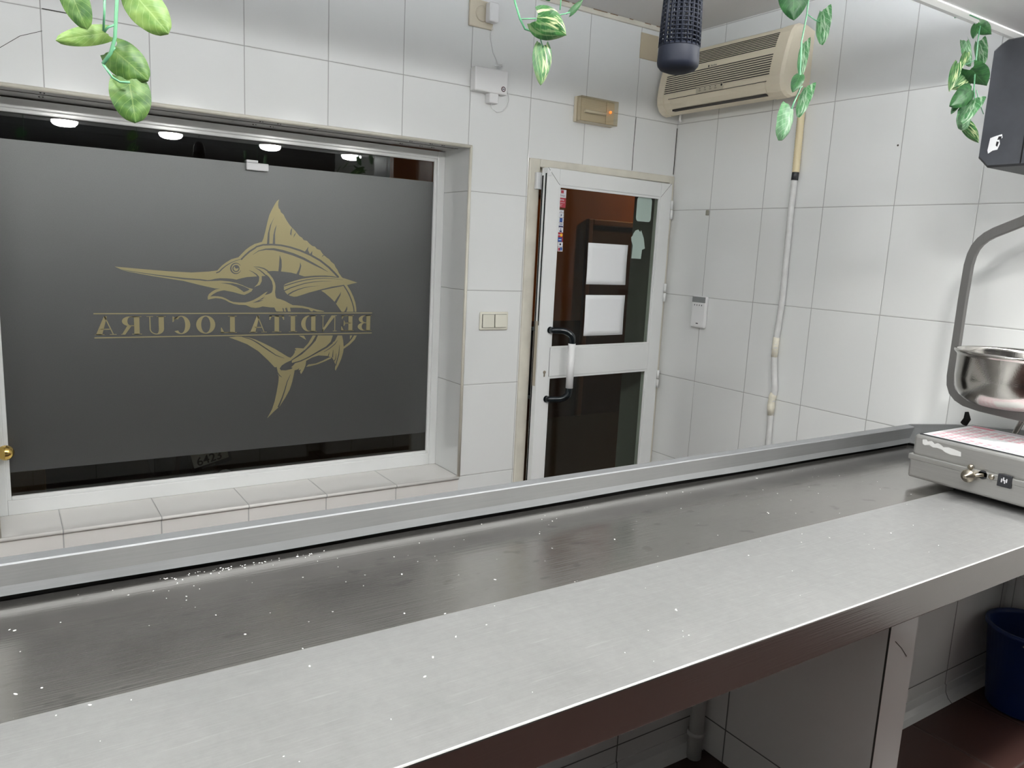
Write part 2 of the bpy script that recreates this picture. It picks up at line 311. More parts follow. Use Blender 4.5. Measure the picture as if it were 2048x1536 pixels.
# ---- traced outlines of the window logo (x, z in metres on the film), lettering slots, leaf positions
LOGO_GOLD = [[(-2.0604,1.6594),(-2.0635,1.6477),(-2.0644,1.6357),(-2.062,1.6223),(-2.0559,1.6167),(-2.0528,1.6064),(-2.0405,1.5966),(-2.0343,1.5834),(-2.0249,1.5687),(-2.0155,1.5556),(-2.0046,1.544),(-1.9919,1.5324),(-1.984,1.5236),(-1.9713,1.5089),(-1.9601,1.5032),(-1.952,1.4928),(-1.9376,1.4904),(-1.9262,1.4784),(-1.9132,1.469),(-1.9018,1.467),(-1.8919,1.4564),(-1.8771,1.4523),(-1.8687,1.44),(-1.8604,1.4308),(-1.8437,1.4187),(-1.8353,1.4143),(-1.8268,1.4034),(-1.8116,1.3927),(-1.8047,1.3784),(-1.7961,1.3674),(-1.7892,1.3531),(-1.7753,1.3356),(-1.765,1.3277),(-1.777,1.3291),(-1.7941,1.3342),(-1.8195,1.3385),(-1.853,1.3406),(-1.9027,1.3387),(-1.9483,1.3339),(-1.9741,1.3414),(-2.0061,1.3491),(-2.0502,1.3532),(-2.0844,1.3548),(-2.1106,1.3526),(-2.1185,1.3323),(-2.1345,1.3315),(-2.1599,1.3292),(-2.1982,1.3256),(-2.2221,1.32),(-2.2415,1.3141),(-2.2585,1.317),(-2.2839,1.3187),(-2.3092,1.3186),(-2.328,1.3156),(-2.3467,1.3108),(-2.3591,1.3099),(-2.3878,1.3132),(-2.4506,1.3169),(-2.556,1.3277),(-2.6241,1.3365),(-2.6795,1.3441),(-2.7022,1.355),(-2.6237,1.3494),(-2.5092,1.342),(-2.4201,1.3393),(-2.3528,1.3449),(-2.3185,1.3503),(-2.3,1.3713),(-2.283,1.3848),(-2.2618,1.3985),(-2.2319,1.4083),(-2.2188,1.4229),(-2.2015,1.441),(-2.184,1.4548),(-2.1644,1.4666),(-2.1336,1.4768),(-2.1267,1.4934),(-2.1189,1.5239),(-2.1096,1.5636),(-2.1019,1.5911),(-2.0927,1.6112),(-2.0804,1.6345),(-2.0696,1.6518)],[(-2.6796,1.3423),(-2.5562,1.3239),(-2.4507,1.3106),(-2.3879,1.3079),(-2.3674,1.3051),(-2.3468,1.3059),(-2.3051,1.3085),(-2.2714,1.3059),(-2.2416,1.2999),(-2.2159,1.2904),(-2.1943,1.2808),(-2.1735,1.2756),(-2.1791,1.2655),(-2.1923,1.2575),(-2.2098,1.2496),(-2.2249,1.2527),(-2.2549,1.2612),(-2.2931,1.2684),(-2.3057,1.266),(-2.3205,1.2615),(-2.3373,1.2515),(-2.3489,1.2416),(-2.3354,1.2433),(-2.3166,1.243),(-2.2998,1.2399),(-2.2851,1.2335),(-2.2703,1.2248),(-2.2554,1.2193),(-2.2318,1.2172),(-2.2058,1.2174),(-2.1882,1.2219),(-2.1706,1.2287),(-2.1484,1.2412),(-2.1328,1.2526),(-2.1193,1.2617),(-2.1104,1.2652),(-2.1239,1.2493),(-2.1037,1.2552),(-2.0935,1.2609),(-2.089,1.2723),(-2.0878,1.2903),(-2.0922,1.3105),(-2.1033,1.3271),(-2.1189,1.3413),(-2.1366,1.3542),(-2.1564,1.3651),(-2.1432,1.364),(-2.1233,1.3567),(-2.1033,1.3417),(-2.0876,1.3218),(-2.0787,1.3018),(-2.0765,1.286),(-2.0788,1.2633),(-2.0766,1.2452),(-2.0721,1.2362),(-2.0709,1.2363),(-2.0549,1.2324),(-2.0349,1.2246),(-2.0126,1.2126),(-2.0004,1.2066),(-1.9799,1.2057),(-1.9552,1.2027),(-1.9261,1.1966),(-1.8966,1.1885),(-1.8584,1.1802),(-1.8562,1.1777),(-1.8902,1.1778),(-1.9071,1.1839),(-1.9103,1.1782),(-1.9176,1.1782),(-1.9281,1.1885),(-1.9593,1.1946),(-1.9881,1.1955),(-2.0126,1.1955),(-2.0096,1.1784),(-2.0217,1.1784),(-2.0268,1.1955),(-2.0349,1.1935),(-2.0309,1.1784),(-2.0379,1.1784),(-2.0409,1.1925),(-2.047,1.1945),(-2.043,1.1784),(-2.073,1.1785),(-2.082,1.196),(-2.1008,1.1968),(-2.1331,1.2008),(-2.1465,1.1963),(-2.1642,1.194),(-2.1819,1.1962),(-2.2037,1.2062),(-2.2319,1.2072),(-2.2555,1.2116),(-2.2725,1.2181),(-2.2894,1.2279),(-2.3062,1.2333),(-2.3272,1.2353),(-2.3439,1.2319),(-2.3585,1.2286),(-2.3587,1.2405),(-2.3539,1.2514),(-2.3413,1.2623),(-2.3266,1.2712),(-2.3088,1.2754),(-2.3286,1.2755),(-2.3473,1.2796),(-2.3882,1.2886),(-2.4509,1.3042),(-2.5677,1.3212),(-2.6521,1.3363)],[(-2.1478,1.3317),(-2.1356,1.3319),(-2.1358,1.3096),(-2.1436,1.2939),(-2.168,1.2834),(-2.1547,1.2959),(-2.1479,1.3094),(-2.1463,1.325)],[(-1.6995,1.3117),(-1.7296,1.3205),(-1.7649,1.3305),(-1.7953,1.3321),(-1.834,1.3347),(-1.8765,1.3338),(-1.9183,1.3304),(-1.9597,1.3234),(-1.9903,1.3148),(-2.0167,1.3057),(-2.0328,1.2994),(-2.0398,1.2933),(-2.0398,1.2744),(-2.0348,1.2645),(-2.0247,1.2537),(-2.0126,1.2478),(-1.9963,1.2439),(-1.982,1.245),(-1.9595,1.2523),(-1.9284,1.2628),(-1.8971,1.2713),(-1.8655,1.2799),(-1.8229,1.2908),(-1.7645,1.3001),(-1.7469,1.2997),(-1.725,1.306)],[(-1.8718,1.2727),(-1.8228,1.2836),(-1.7666,1.2948),(-1.751,1.2722),(-1.7374,1.2473),(-1.726,1.2201),(-1.7189,1.1969),(-1.7164,1.1768),(-1.7475,1.1769),(-1.7739,1.1769),(-1.8005,1.2135),(-1.8071,1.2217),(-1.8267,1.2403),(-1.8547,1.2626)],[(-1.7634,1.3001),(-1.7491,1.2993),(-1.7311,1.2724),(-1.7174,1.2453),(-1.7081,1.2201),(-1.7033,1.1969),(-1.7019,1.1768),(-1.7108,1.1768),(-1.7134,1.199),(-1.7239,1.2306),(-1.7376,1.2619),(-1.7511,1.2826)],[(-2.2756,1.0684),(-2.2416,1.0716),(-2.2187,1.0703),(-2.1899,1.0655),(-2.1638,1.0566),(-2.1286,1.0393),(-2.081,1.0138),(-2.0508,0.9946),(-2.0233,0.9768),(-2.011,0.9717),(-2.0002,0.9806),(-1.9909,0.9958),(-1.9918,1.0036),(-1.9838,1.0046),(-1.9918,1.0128),(-1.9816,1.015),(-1.952,1.0117),(-1.93,1.0345),(-1.9096,1.0698),(-1.8937,1.0695),(-1.911,1.0356),(-1.9425,1.0052),(-1.9738,0.9813),(-2.0048,0.9607),(-2.0048,0.9483),(-1.9924,0.9447),(-1.9643,0.9545),(-1.9266,0.9704),(-1.8821,0.994),(-1.8435,1.0134),(-1.8047,1.0425),(-1.7918,1.0676),(-1.7704,1.0672),(-1.7651,1.0448),(-1.7614,1.0096),(-1.7644,0.9873),(-1.774,0.9555),(-1.787,0.9271),(-1.7999,0.9035),(-1.8033,0.9117),(-1.8002,0.9308),(-1.8103,0.9536),(-1.817,0.965),(-1.8432,0.9745),(-1.882,0.9777),(-1.9107,0.9698),(-1.9392,0.9551),(-1.9423,0.9333),(-1.9517,0.9118),(-1.9626,0.895),(-1.9674,0.9062),(-1.9627,0.9169),(-1.9736,0.9127),(-1.9705,0.9251),(-1.9768,0.9175),(-1.9924,0.9135),(-1.9955,0.895),(-2.0032,0.8609),(-2.0141,0.8271),(-2.0327,0.7937),(-2.0604,0.7517),(-2.085,0.7315),(-2.1155,0.7026),(-2.0941,0.7416),(-2.0818,0.7782),(-2.0725,0.8211),(-2.0648,0.8642),(-2.0632,0.8888),(-2.0722,0.9109),(-2.0737,0.9309),(-2.0813,0.9313),(-2.1112,0.9645),(-2.1525,1.0053),(-2.1989,1.0365),(-2.2418,1.0553)],[(-1.8858,1.0694),(-1.8147,1.0681),(-1.8243,1.0398),(-1.8468,1.0183),(-1.8853,0.9979),(-1.9266,0.9741),(-1.9643,0.9573),(-1.9924,0.9465),(-2.0048,0.9489),(-2.0048,0.9582),(-1.9581,0.9855),(-1.9205,1.0186),(-1.8952,1.0461)],[(-1.9391,0.9269),(-1.9296,0.9375),(-1.8946,0.9409),(-1.8625,0.9523),(-1.8334,0.9656),(-1.8236,0.9668),(-1.8219,0.962),(-1.8495,0.9503),(-1.8849,0.9373),(-1.9169,0.9307)],[(-1.7119,1.0661),(-1.6984,1.0659),(-1.7083,1.0468),(-1.7315,1.0248),(-1.7613,1.0048),(-1.7647,1.0129),(-1.7383,1.033),(-1.7218,1.0503)],[(-1.7321,1.0665),(-1.7203,1.0663),(-1.7318,1.0473)],[(-1.9739,1.071),(-1.949,1.069),(-1.9395,1.0502)]]
LOGO_CUT = [[(-2.3084,1.298),(-2.2842,1.2991),(-2.2587,1.2985),(-2.2331,1.2934),(-2.2094,1.285),(-2.1878,1.2742),(-2.1944,1.2686),(-2.2118,1.2617),(-2.2226,1.2704),(-2.2418,1.2834),(-2.2673,1.2928),(-2.2885,1.2962)],[(-2.1894,1.3545),(-2.1747,1.3471),(-2.1603,1.3362),(-2.1526,1.325),(-2.1474,1.3293),(-2.1572,1.3399),(-2.1733,1.3495),(-2.1891,1.3553)],[(-2.1695,1.3692),(-2.1478,1.3677),(-2.1266,1.3609),(-2.1116,1.3516),(-2.103,1.3421),(-2.099,1.3458),(-2.1082,1.3559),(-2.1244,1.3658),(-2.1473,1.371),(-2.1695,1.3705)],[(-2.1633,1.365),(-2.1464,1.3557),(-2.1316,1.3436),(-2.1185,1.3306),(-2.115,1.3342),(-2.1284,1.3473),(-2.1444,1.3588),(-2.1627,1.3662)],[(-2.038,1.2879),(-2.0099,1.2976),(-1.9796,1.3074),(-1.9387,1.3174),(-1.8973,1.3236),(-1.8553,1.3269),(-1.8126,1.3262),(-1.7692,1.3225),(-1.7691,1.3231),(-1.8124,1.3278),(-1.8553,1.3294),(-1.8976,1.3268),(-1.9394,1.3211),(-1.9806,1.3114),(-2.0113,1.302),(-2.0396,1.2928)],[(-2.0367,1.2677),(-2.0097,1.2806),(-1.9794,1.2913),(-1.9489,1.3011),(-1.9076,1.3092),(-1.8657,1.3137),(-1.8231,1.3153),(-1.8231,1.3157),(-1.8658,1.3156),(-1.908,1.3124),(-1.9497,1.3048),(-1.9808,1.2954),(-2.0115,1.2851),(-2.0389,1.2724)],[(-2.0201,1.2502),(-1.9992,1.2636),(-1.9752,1.2743),(-1.9488,1.2832),(-1.918,1.2898),(-1.8783,1.2938),(-1.8783,1.2942),(-1.9183,1.2917),(-1.9496,1.2863),(-1.9767,1.2784),(-2.0017,1.2683),(-2.0233,1.2552)],[(-1.7783,1.2677),(-1.7803,1.2531),(-1.7878,1.2385),(-1.8005,1.2145),(-1.8089,1.2213),(-1.7965,1.2405),(-1.7858,1.2551)],[(-1.7479,1.2032),(-1.7466,1.1885),(-1.7519,1.1763),(-1.7618,1.1763),(-1.7543,1.1885)],[(-2.2219,1.0698),(-2.182,1.0558),(-2.1535,1.0379),(-2.1123,1.0081),(-2.0758,0.9831),(-2.0388,0.9699),(-2.0384,0.9711),(-2.0743,0.9861),(-2.1096,1.0121),(-2.1509,1.0419),(-2.1806,1.0593),(-2.2213,1.072)],[(-2.0048,0.9613),(-2.0325,0.9493),(-2.0509,0.9377),(-2.0594,0.9242),(-2.054,0.9169),(-2.0325,0.9153),(-2.0079,0.9204),(-2.0011,0.9248),(-2.0079,0.9282),(-1.9939,0.9416),(-1.9918,0.9459),(-2.0048,0.9483)],[(-2.001,0.9436),(-1.9634,0.9531),(-1.9254,0.9696),(-1.8806,0.9926),(-1.8413,1.0124),(-1.8145,1.0328),(-1.8209,1.0402),(-1.8458,1.0188),(-1.8836,0.998),(-1.9278,0.9743),(-1.9652,0.9578),(-2.0024,0.9484)],[(-2.0051,0.958),(-1.9722,0.9791),(-1.9373,1.0043),(-1.9081,1.0333),(-1.886,1.0679),(-1.8932,1.0722),(-1.914,1.0378),(-1.9415,1.0091),(-1.9753,0.9835),(-2.0076,0.9616)],[(-2.0114,0.8959),(-2.0281,0.8628),(-2.0378,0.8291),(-2.0504,0.7926),(-2.0697,0.7506),(-2.0635,0.7474),(-2.0458,0.7905),(-2.0336,0.8276),(-2.0248,0.8615),(-2.0105,0.8955)],[(-2.0761,0.9323),(-2.072,0.9069),(-2.0616,0.892),(-2.0498,0.8846),(-2.0491,0.8856),(-2.0587,0.8947),(-2.0676,0.9084),(-2.0731,0.9328)],[(-1.7921,1.0458),(-1.8058,1.0295),(-1.8315,1.0091),(-1.8567,0.9938),(-1.856,0.9927),(-1.8295,1.0063),(-1.8033,1.027),(-1.791,1.045)],[(-1.8129,1.0015),(-1.818,0.9669),(-1.8128,0.9662),(-1.812,1.0014)],[(-1.798,0.9852),(-1.8019,0.96),(-1.8096,0.95),(-1.8057,0.9474),(-1.7992,0.9592),(-1.797,0.985)],[(-1.7819,1.023),(-1.7878,0.9788),(-1.8024,0.9283),(-1.798,0.9269),(-1.7839,0.9779),(-1.7809,1.0228)],[(-1.8308,0.991),(-1.8388,0.9728),(-1.8345,0.9713),(-1.8299,0.9907)],[(-2.1751,1.2159),(-2.1485,1.2284),(-2.1217,1.2448),(-2.1329,1.2335),(-2.1105,1.2404),(-2.1485,1.2266),(-2.1285,1.2279),(-2.1508,1.2199)],[(-2.22,1.396),(-2.2037,1.4134),(-2.1843,1.4312),(-2.1604,1.4475),(-2.1559,1.4521),(-2.1294,1.4609),(-2.0933,1.4636),(-2.0536,1.4622),(-2.0134,1.4553),(-1.9694,1.4432),(-1.9246,1.4263),(-1.8791,1.403),(-1.8395,1.3743),(-1.8126,1.3496),(-1.7939,1.3307),(-1.7874,1.3365),(-1.8064,1.3555),(-1.8338,1.3807),(-1.8744,1.41),(-1.9209,1.4338),(-1.9665,1.4508),(-2.0114,1.4628),(-2.0525,1.4695),(-2.0931,1.4707),(-2.1303,1.4676),(-2.1583,1.4583),(-2.1643,1.4531),(-2.1885,1.4368),(-2.2083,1.4182),(-2.2246,1.4004)],[(-2.1721,1.4211),(-2.1476,1.4367),(-2.1175,1.4434),(-2.0846,1.4432),(-2.0483,1.4362),(-2.0016,1.4241),(-1.954,1.4071),(-1.9049,1.3846),(-1.8711,1.3705),(-1.8417,1.3571),(-1.8412,1.3579),(-1.8687,1.3749),(-1.901,1.3918),(-1.9496,1.4163),(-1.9979,1.4344),(-2.0456,1.4464),(-2.0836,1.4523),(-2.1181,1.4492),(-2.1488,1.4395),(-2.1726,1.4218)],[(-2.0579,1.4234),(-2.0501,1.4021),(-2.0495,1.3743),(-2.0527,1.3519),(-2.0642,1.3516),(-2.0611,1.3801),(-2.0594,1.4048)],[(-1.9678,1.3955),(-1.963,1.38),(-1.9677,1.3611),(-1.9741,1.3396),(-1.9853,1.3424),(-1.9742,1.364),(-1.9694,1.3798)],[(-2.079,1.5865),(-2.0929,1.5556),(-2.1016,1.5189),(-2.1031,1.4673),(-2.1131,1.4668),(-2.1089,1.5124),(-2.099,1.5492)],[(-2.0714,1.5523),(-2.0783,1.514),(-2.0779,1.4684),(-2.0886,1.4679),(-2.0854,1.5076),(-2.0792,1.5352)],[(-2.0036,1.544),(-2.0077,1.5085),(-2.013,1.5159),(-2.0099,1.533)],[(-1.9856,1.5257),(-1.991,1.5125),(-1.9982,1.5004),(-1.9951,1.5138)],[(-1.931,1.4651),(-1.9332,1.45),(-1.926,1.4362),(-1.947,1.4426)],[(-1.9137,1.447),(-1.9143,1.4288),(-1.9234,1.4332)],[(-1.8588,1.4341),(-1.863,1.4276),(-1.8703,1.4216),(-1.8654,1.4306)],[(-2.2234,1.3544),(-2.2255,1.3505),(-2.2282,1.3473),(-2.2315,1.3446),(-2.2351,1.3427),(-2.239,1.3416),(-2.2429,1.3413),(-2.2467,1.3417),(-2.2504,1.3428),(-2.2537,1.3446),(-2.2565,1.347),(-2.2588,1.35),(-2.2604,1.3534),(-2.2614,1.357),(-2.2616,1.3608),(-2.2613,1.3646),(-2.2602,1.3683),(-2.2584,1.3718),(-2.2559,1.3748),(-2.2529,1.3773),(-2.2495,1.3793),(-2.2458,1.3805),(-2.2419,1.3811),(-2.238,1.3809),(-2.2342,1.3798),(-2.2306,1.378),(-2.2275,1.3754),(-2.2249,1.3722),(-2.2239,1.373),(-2.2262,1.3766),(-2.2293,1.3798),(-2.233,1.3823),(-2.2372,1.3839),(-2.2418,1.3847),(-2.2464,1.3845),(-2.251,1.3833),(-2.2553,1.3812),(-2.2591,1.3782),(-2.2623,1.3745),(-2.2647,1.3702),(-2.2664,1.3656),(-2.2671,1.3607),(-2.2667,1.3559),(-2.2653,1.3512),(-2.2631,1.347),(-2.26,1.3434),(-2.2563,1.3405),(-2.2521,1.3385),(-2.2476,1.3373),(-2.2429,1.3373),(-2.2383,1.3382),(-2.234,1.34),(-2.2301,1.3427),(-2.2269,1.346),(-2.2243,1.3498),(-2.2226,1.354)],[(-2.2328,1.3612),(-2.2331,1.3585),(-2.2339,1.3562),(-2.2353,1.3541),(-2.237,1.3524),(-2.2391,1.3511),(-2.2414,1.3504),(-2.2438,1.3502),(-2.2461,1.3505),(-2.2483,1.3514),(-2.2502,1.3528),(-2.2517,1.3547),(-2.2527,1.3568),(-2.2533,1.3592),(-2.2532,1.3616),(-2.2526,1.364),(-2.2516,1.3662),(-2.25,1.3681),(-2.2481,1.3696),(-2.2459,1.3706),(-2.2435,1.3711),(-2.2412,1.371),(-2.2389,1.3704),(-2.2368,1.3692),(-2.2351,1.3676),(-2.2338,1.3656),(-2.2331,1.3634),(-2.2328,1.3607),(-2.2285,1.3613),(-2.2289,1.3645),(-2.23,1.3677),(-2.2318,1.3705),(-2.2343,1.3728),(-2.2372,1.3745),(-2.2404,1.3753),(-2.2437,1.3754),(-2.2471,1.3747),(-2.2502,1.3733),(-2.2529,1.3711),(-2.2551,1.3684),(-2.2566,1.3653),(-2.2574,1.362),(-2.2575,1.3585),(-2.2568,1.3552),(-2.2553,1.3522),(-2.2532,1.3496),(-2.2505,1.3476),(-2.2474,1.3463),(-2.2441,1.3458),(-2.2407,1.3461),(-2.2375,1.3472),(-2.2345,1.349),(-2.232,1.3514),(-2.2301,1.3544),(-2.2289,1.3576),(-2.2285,1.3608)],[(-2.2325,1.368),(-2.2331,1.3651),(-2.2348,1.3626),(-2.2373,1.361),(-2.2403,1.3603),(-2.2432,1.3608),(-2.2457,1.3623),(-2.2473,1.3647),(-2.2479,1.3675),(-2.2473,1.3703),(-2.2456,1.3728),(-2.2431,1.3745),(-2.2401,1.3751),(-2.2372,1.3747),(-2.2347,1.3731),(-2.2331,1.3708)],[(-2.3226,1.3379),(-2.3096,1.3436),(-2.2987,1.3551),(-2.2822,1.3699),(-2.2614,1.3839),(-2.2402,1.3935),(-2.2232,1.399),(-2.2236,1.4007),(-2.2409,1.3955),(-2.2625,1.3862),(-2.2842,1.3729),(-2.3017,1.3586),(-2.3121,1.3475),(-2.3243,1.3422)]]
LETTER_SLOTS = [('B', -1.6944, -1.626, 1.088, 1.1587), ('E', -1.7754, -1.7142, 1.0877, 1.159), ('N', -1.8711, -1.7967, 1.0868, 1.1594), ('D', -1.9624, -1.8905, 1.0879, 1.1598), ('I', -2.0182, -1.9815, 1.0875, 1.1602), ('T', -2.1038, -2.0393, 1.088, 1.1605), ('A', -2.1901, -2.1149, 1.0881, 1.1609), ('L', -2.3077, -2.2425, 1.0873, 1.1598), ('O', -2.4064, -2.3305, 1.087, 1.1609), ('C', -2.4975, -2.4295, 1.0862, 1.1613), ('U', -2.5947, -2.523, 1.0861, 1.1612), ('R', -2.6887, -2.613, 1.0878, 1.1616), ('A', -2.7808, -2.7042, 1.0877, 1.1621)]
PLANTS = {'a': ([((-2.9894, -1.974, 1.7895), (-2.972, -1.982, 1.7394), 0.034, 'l'), ((-2.9091, -1.95, 1.7977), (-2.8718, -1.958, 1.7572), 0.0487, 'y'), ((-2.9429, -1.926, 1.7502), (-3.0016, -1.934, 1.7294), 0.0252, 'y'), ((-2.9354, -1.932, 1.7291), (-2.8955, -1.94, 1.6961), 0.048, 'l'), ((-2.9193, -1.938, 1.6927), (-2.9135, -1.946, 1.6384), 0.0525, 'l')], [[(-2.9299, -1.95, 1.8128), (-2.9329, -1.95, 1.7757), (-2.9358, -1.95, 1.7413), (-2.9412, -1.95, 1.7218), (-2.9511, -1.95, 1.7059)], [(-2.945, -1.95, 1.8095), (-2.9469, -1.95, 1.7729), (-2.949, -1.95, 1.7469)], [(-2.9353, -1.95, 1.7569), (-2.9442, -1.95, 1.7521), (-2.9479, -1.95, 1.7459)], [(-2.9412, -1.95, 1.7218), (-2.9362, -1.95, 1.7289)], [(-2.9511, -1.95, 1.7059), (-2.9405, -1.95, 1.6908), (-2.9318, -1.95, 1.6865), (-2.9198, -1.95, 1.6877)]]), 'b': ([((-2.2862, -1.974, 1.8846), (-2.2264, -1.982, 1.8666), 0.0548, 'v'), ((-2.2542, -1.95, 1.8509), (-2.2586, -1.958, 1.7843), 0.0354, 'v'), ((-2.1813, -1.926, 1.9242), (-2.1574, -1.934, 1.9522), 0.0119, 'd'), ((-2.2702, -1.962, 1.9452), (-2.2604, -1.97, 1.9197), 0.0259, 'd')], [[(-2.3232, -1.95, 1.9447), (-2.3171, -1.95, 1.9101), (-2.3053, -1.95, 1.8859), (-2.294, -1.95, 1.8718), (-2.2748, -1.95, 1.8704)], [(-2.3053, -1.95, 1.8859), (-2.2721, -1.95, 1.8931)], [(-2.2748, -1.95, 1.8704), (-2.2615, -1.95, 1.8637), (-2.254, -1.95, 1.8484)], [(-2.2213, -1.95, 1.9586), (-2.2206, -1.95, 1.9339), (-2.2216, -1.95, 1.9171)], [(-2.2231, -1.95, 1.9084), (-2.1992, -1.95, 1.9173)]]), 'c': ([((-1.6276, -1.974, 2.0781), (-1.628, -1.982, 2.0101), 0.0641, 'd'), ((-1.4928, -1.95, 2.0598), (-1.5013, -1.958, 1.9864), 0.0317, 's'), ((-1.5145, -1.926, 1.992), (-1.5317, -1.934, 1.9163), 0.0229, 's'), ((-1.5611, -1.962, 1.9096), (-1.5894, -1.97, 1.8703), 0.0268, 'd'), ((-1.5044, -1.938, 1.896), (-1.5396, -1.946, 1.8286), 0.0276, 's'), ((-1.5932, -1.974, 1.8312), (-1.6195, -1.982, 1.7623), 0.0355, 's')], [[(-1.5461, -1.95, 2.1136), (-1.544, -1.95, 2.0726), (-1.544, -1.95, 2.0434), (-1.5524, -1.95, 1.9819), (-1.5457, -1.95, 1.9139), (-1.5404, -1.95, 1.8846), (-1.5563, -1.95, 1.8531), (-1.5636, -1.95, 1.8337)], [(-1.544, -1.95, 2.0434), (-1.514, -1.95, 2.0366), (-1.4954, -1.95, 2.0348)], [(-1.5404, -1.95, 1.8846), (-1.5328, -1.95, 1.8922)]]), 'd': ([((-0.88, -1.974, 2.1438), (-0.9, -1.982, 2.1036), 0.0212, 'd'), ((-0.8188, -1.95, 2.1577), (-0.7595, -1.958, 2.1414), 0.0353, 'd'), ((-0.8233, -1.926, 2.1202), (-0.7944, -1.934, 2.0585), 0.0247, 's'), ((-0.8821, -1.962, 2.074), (-0.92, -1.97, 2.0247), 0.0201, 'v'), ((-0.7315, -1.908, 2.1374), (-0.7177, -1.916, 2.0739), 0.0339, 's'), ((-0.9412, -1.974, 2.0356), (-0.9783, -1.982, 1.96), 0.0263, 'v'), ((-0.8276, -1.95, 2.0427), (-0.7457, -1.958, 2.007), 0.0629, 'd'), ((-0.7718, -1.926, 2.0369), (-0.8809, -1.934, 1.9887), 0.0449, 'v'), ((-0.8299, -1.962, 1.986), (-0.9297, -1.97, 1.9319), 0.0547, 'd'), ((-0.847, -1.938, 1.9526), (-0.8875, -1.946, 1.9198), 0.0165, 'd'), ((-0.836, -1.974, 1.9601), (-0.9069, -1.982, 1.8952), 0.0354, 's'), ((-0.8017, -1.95, 1.9361), (-0.8414, -1.958, 1.8877), 0.0417, 's'), ((-0.7699, -1.926, 1.9079), (-0.6965, -1.934, 1.8609), 0.034, 'v')], [[(-0.8122, -1.95, 2.1717), (-0.813, -1.95, 2.1202), (-0.8063, -1.95, 2.0436), (-0.7966, -1.95, 1.9925), (-0.7819, -1.95, 1.9615), (-0.8036, -1.95, 1.9052)], [(-0.7835, -1.95, 1.9945), (-0.7607, -1.95, 1.9645), (-0.7275, -1.95, 1.938)], [(-0.8137, -1.95, 2.0684), (-0.8465, -1.95, 2.0526), (-0.8909, -1.95, 2.0427)]])}
SALT = [(-3.092, -1.849, 0.0024), (-3.058, -1.848, 0.0021), (-3.0, -1.932, 0.0024), (-3.044, -1.937, 0.0015), (-2.946, -1.946, 0.0015), (-2.066, -1.916, 0.0012), (-1.972, -2.119, 0.0024), (-1.973, -2.121, 0.0018), (-2.179, -2.199, 0.0018), (-2.528, -2.1, 0.0024), (-1.291, -1.804, 0.0024), (-1.286, -1.797, 0.0018), (-0.985, -1.782, 0.0012), (-0.672, -1.753, 0.0018), (-0.716, -1.727, 0.0012), (-2.083, -2.157, 0.0012), (-1.4, -1.994, 0.0018), (-1.678, -2.196, 0.0012), (-2.704, -1.529, 0.0024), (-2.699, -1.526, 0.0018), (-2.672, -1.534, 0.0024), (-2.798, -1.538, 0.0018), (-2.809, -1.53, 0.0018), (-2.279, -1.659, 0.0012), (-2.223, -1.83, 0.0018), (-2.027, -2.208, 0.0018), (-2.04, -2.206, 0.0012), (-2.025, -2.19, 0.0012), (-1.186, -2.032, 0.0012), (-1.345, -1.955, 0.0018), (-1.125, -1.754, 0.0018), (-2.579, -1.636, 0.0018), (-2.632, -1.83, 0.0012)]
# ------------------------------------------------------------------ palette
GR = (0.36, 0.36, 0.35)
M_TILE = tile_mat('white_wall_tile', (0.79, 0.80, 0.79), GR, .3274, -.302, .332, -.2826, .45, 2.2, y_joint=False)
M_SILLT = tile_mat('sill_tile', (0.78, 0.76, 0.73), GR, .3335, -1.60, 9.0, 4.0, 9.0, 4.0, gw=0.003)
M_PIERT = tile_mat('pier_tile', (0.74, 0.73, 0.71), (0.12, 0.12, 0.115), 9.0, 4.0, .60, -1.77, 9.0, .11, gw=0.003)
M_KNEET = tile_mat('knee_wall_tile', (0.74, 0.74, 0.72), (0.12, 0.12, 0.115), .3274, -.36, 9.0, 4.0, .45, .11, gw=0.003)
M_FLOORT = tile_mat('red_floor_tile', (0.065, 0.030, 0.024), (0.05, 0.03, 0.025), .33, .05, .33, .07, 9.0, 4.0, gw=0.005, rough=0.35, var=0.2)
M_CEIL = mat('ceiling_paint', (0.74, 0.73, 0.72), 0.7, bump=0.1)
M_DARKW = mat('dark_slats', (0.03, 0.03, 0.033), 0.45)
M_CREAM = mat('cream_trim', (0.70, 0.67, 0.58), 0.4, noise=0.12, nscale=9)
M_ALU = mat('white_lacquered_aluminium', (0.80, 0.81, 0.80), 0.16, noise=0.03, nscale=6)
M_WHITE = mat('white_plastic', (0.80, 0.80, 0.80), 0.35)
M_CANOPY = mat('canopy_white', (0.88, 0.88, 0.90), 0.3)
M_OLDW = mat('yellowed_plastic', (0.62, 0.56, 0.44), 0.4)
M_IVORY = mat('ivory_plastic', (0.74, 0.72, 0.62), 0.3)
M_ACB = mat('beige_ac_plastic', (0.80, 0.72, 0.56), 0.42)
M_GROOVE = mat('dark_groove', (0.035, 0.03, 0.025), 0.7)
M_BLACK = mat('black_gloss', (0.004, 0.007, 0.009), 0.22, spec=0.35, coat=0.15)
M_BLACKM = mat('black_matte', (0.012, 0.013, 0.016), 0.55)
M_RUB = mat('gap_and_rubber_black', (0.004, 0.004, 0.004), 0.8, spec=0.2)
M_GLASS = glass_mat('window_glass', refl=1.5)
M_DGLASS = glass_mat('door_glass', (0.8, 0.84, 0.8), refl=.62)
M_FILM = mat('grey_frosted_film', (0.122, 0.124, 0.122), 0.43, 0.82, spec=0.6, noise=0.06, nscale=300)
M_GOLD = mat('gold_vinyl', (0.33, 0.285, 0.155), 0.45, 0.6, spec=0.5)
M_BRASS = mat('polished_brass', (0.75, 0.52, 0.16), 0.12, 1.0)
M_NICKEL = mat('worn_nickel', (0.48, 0.43, 0.35), 0.28, 1.0)
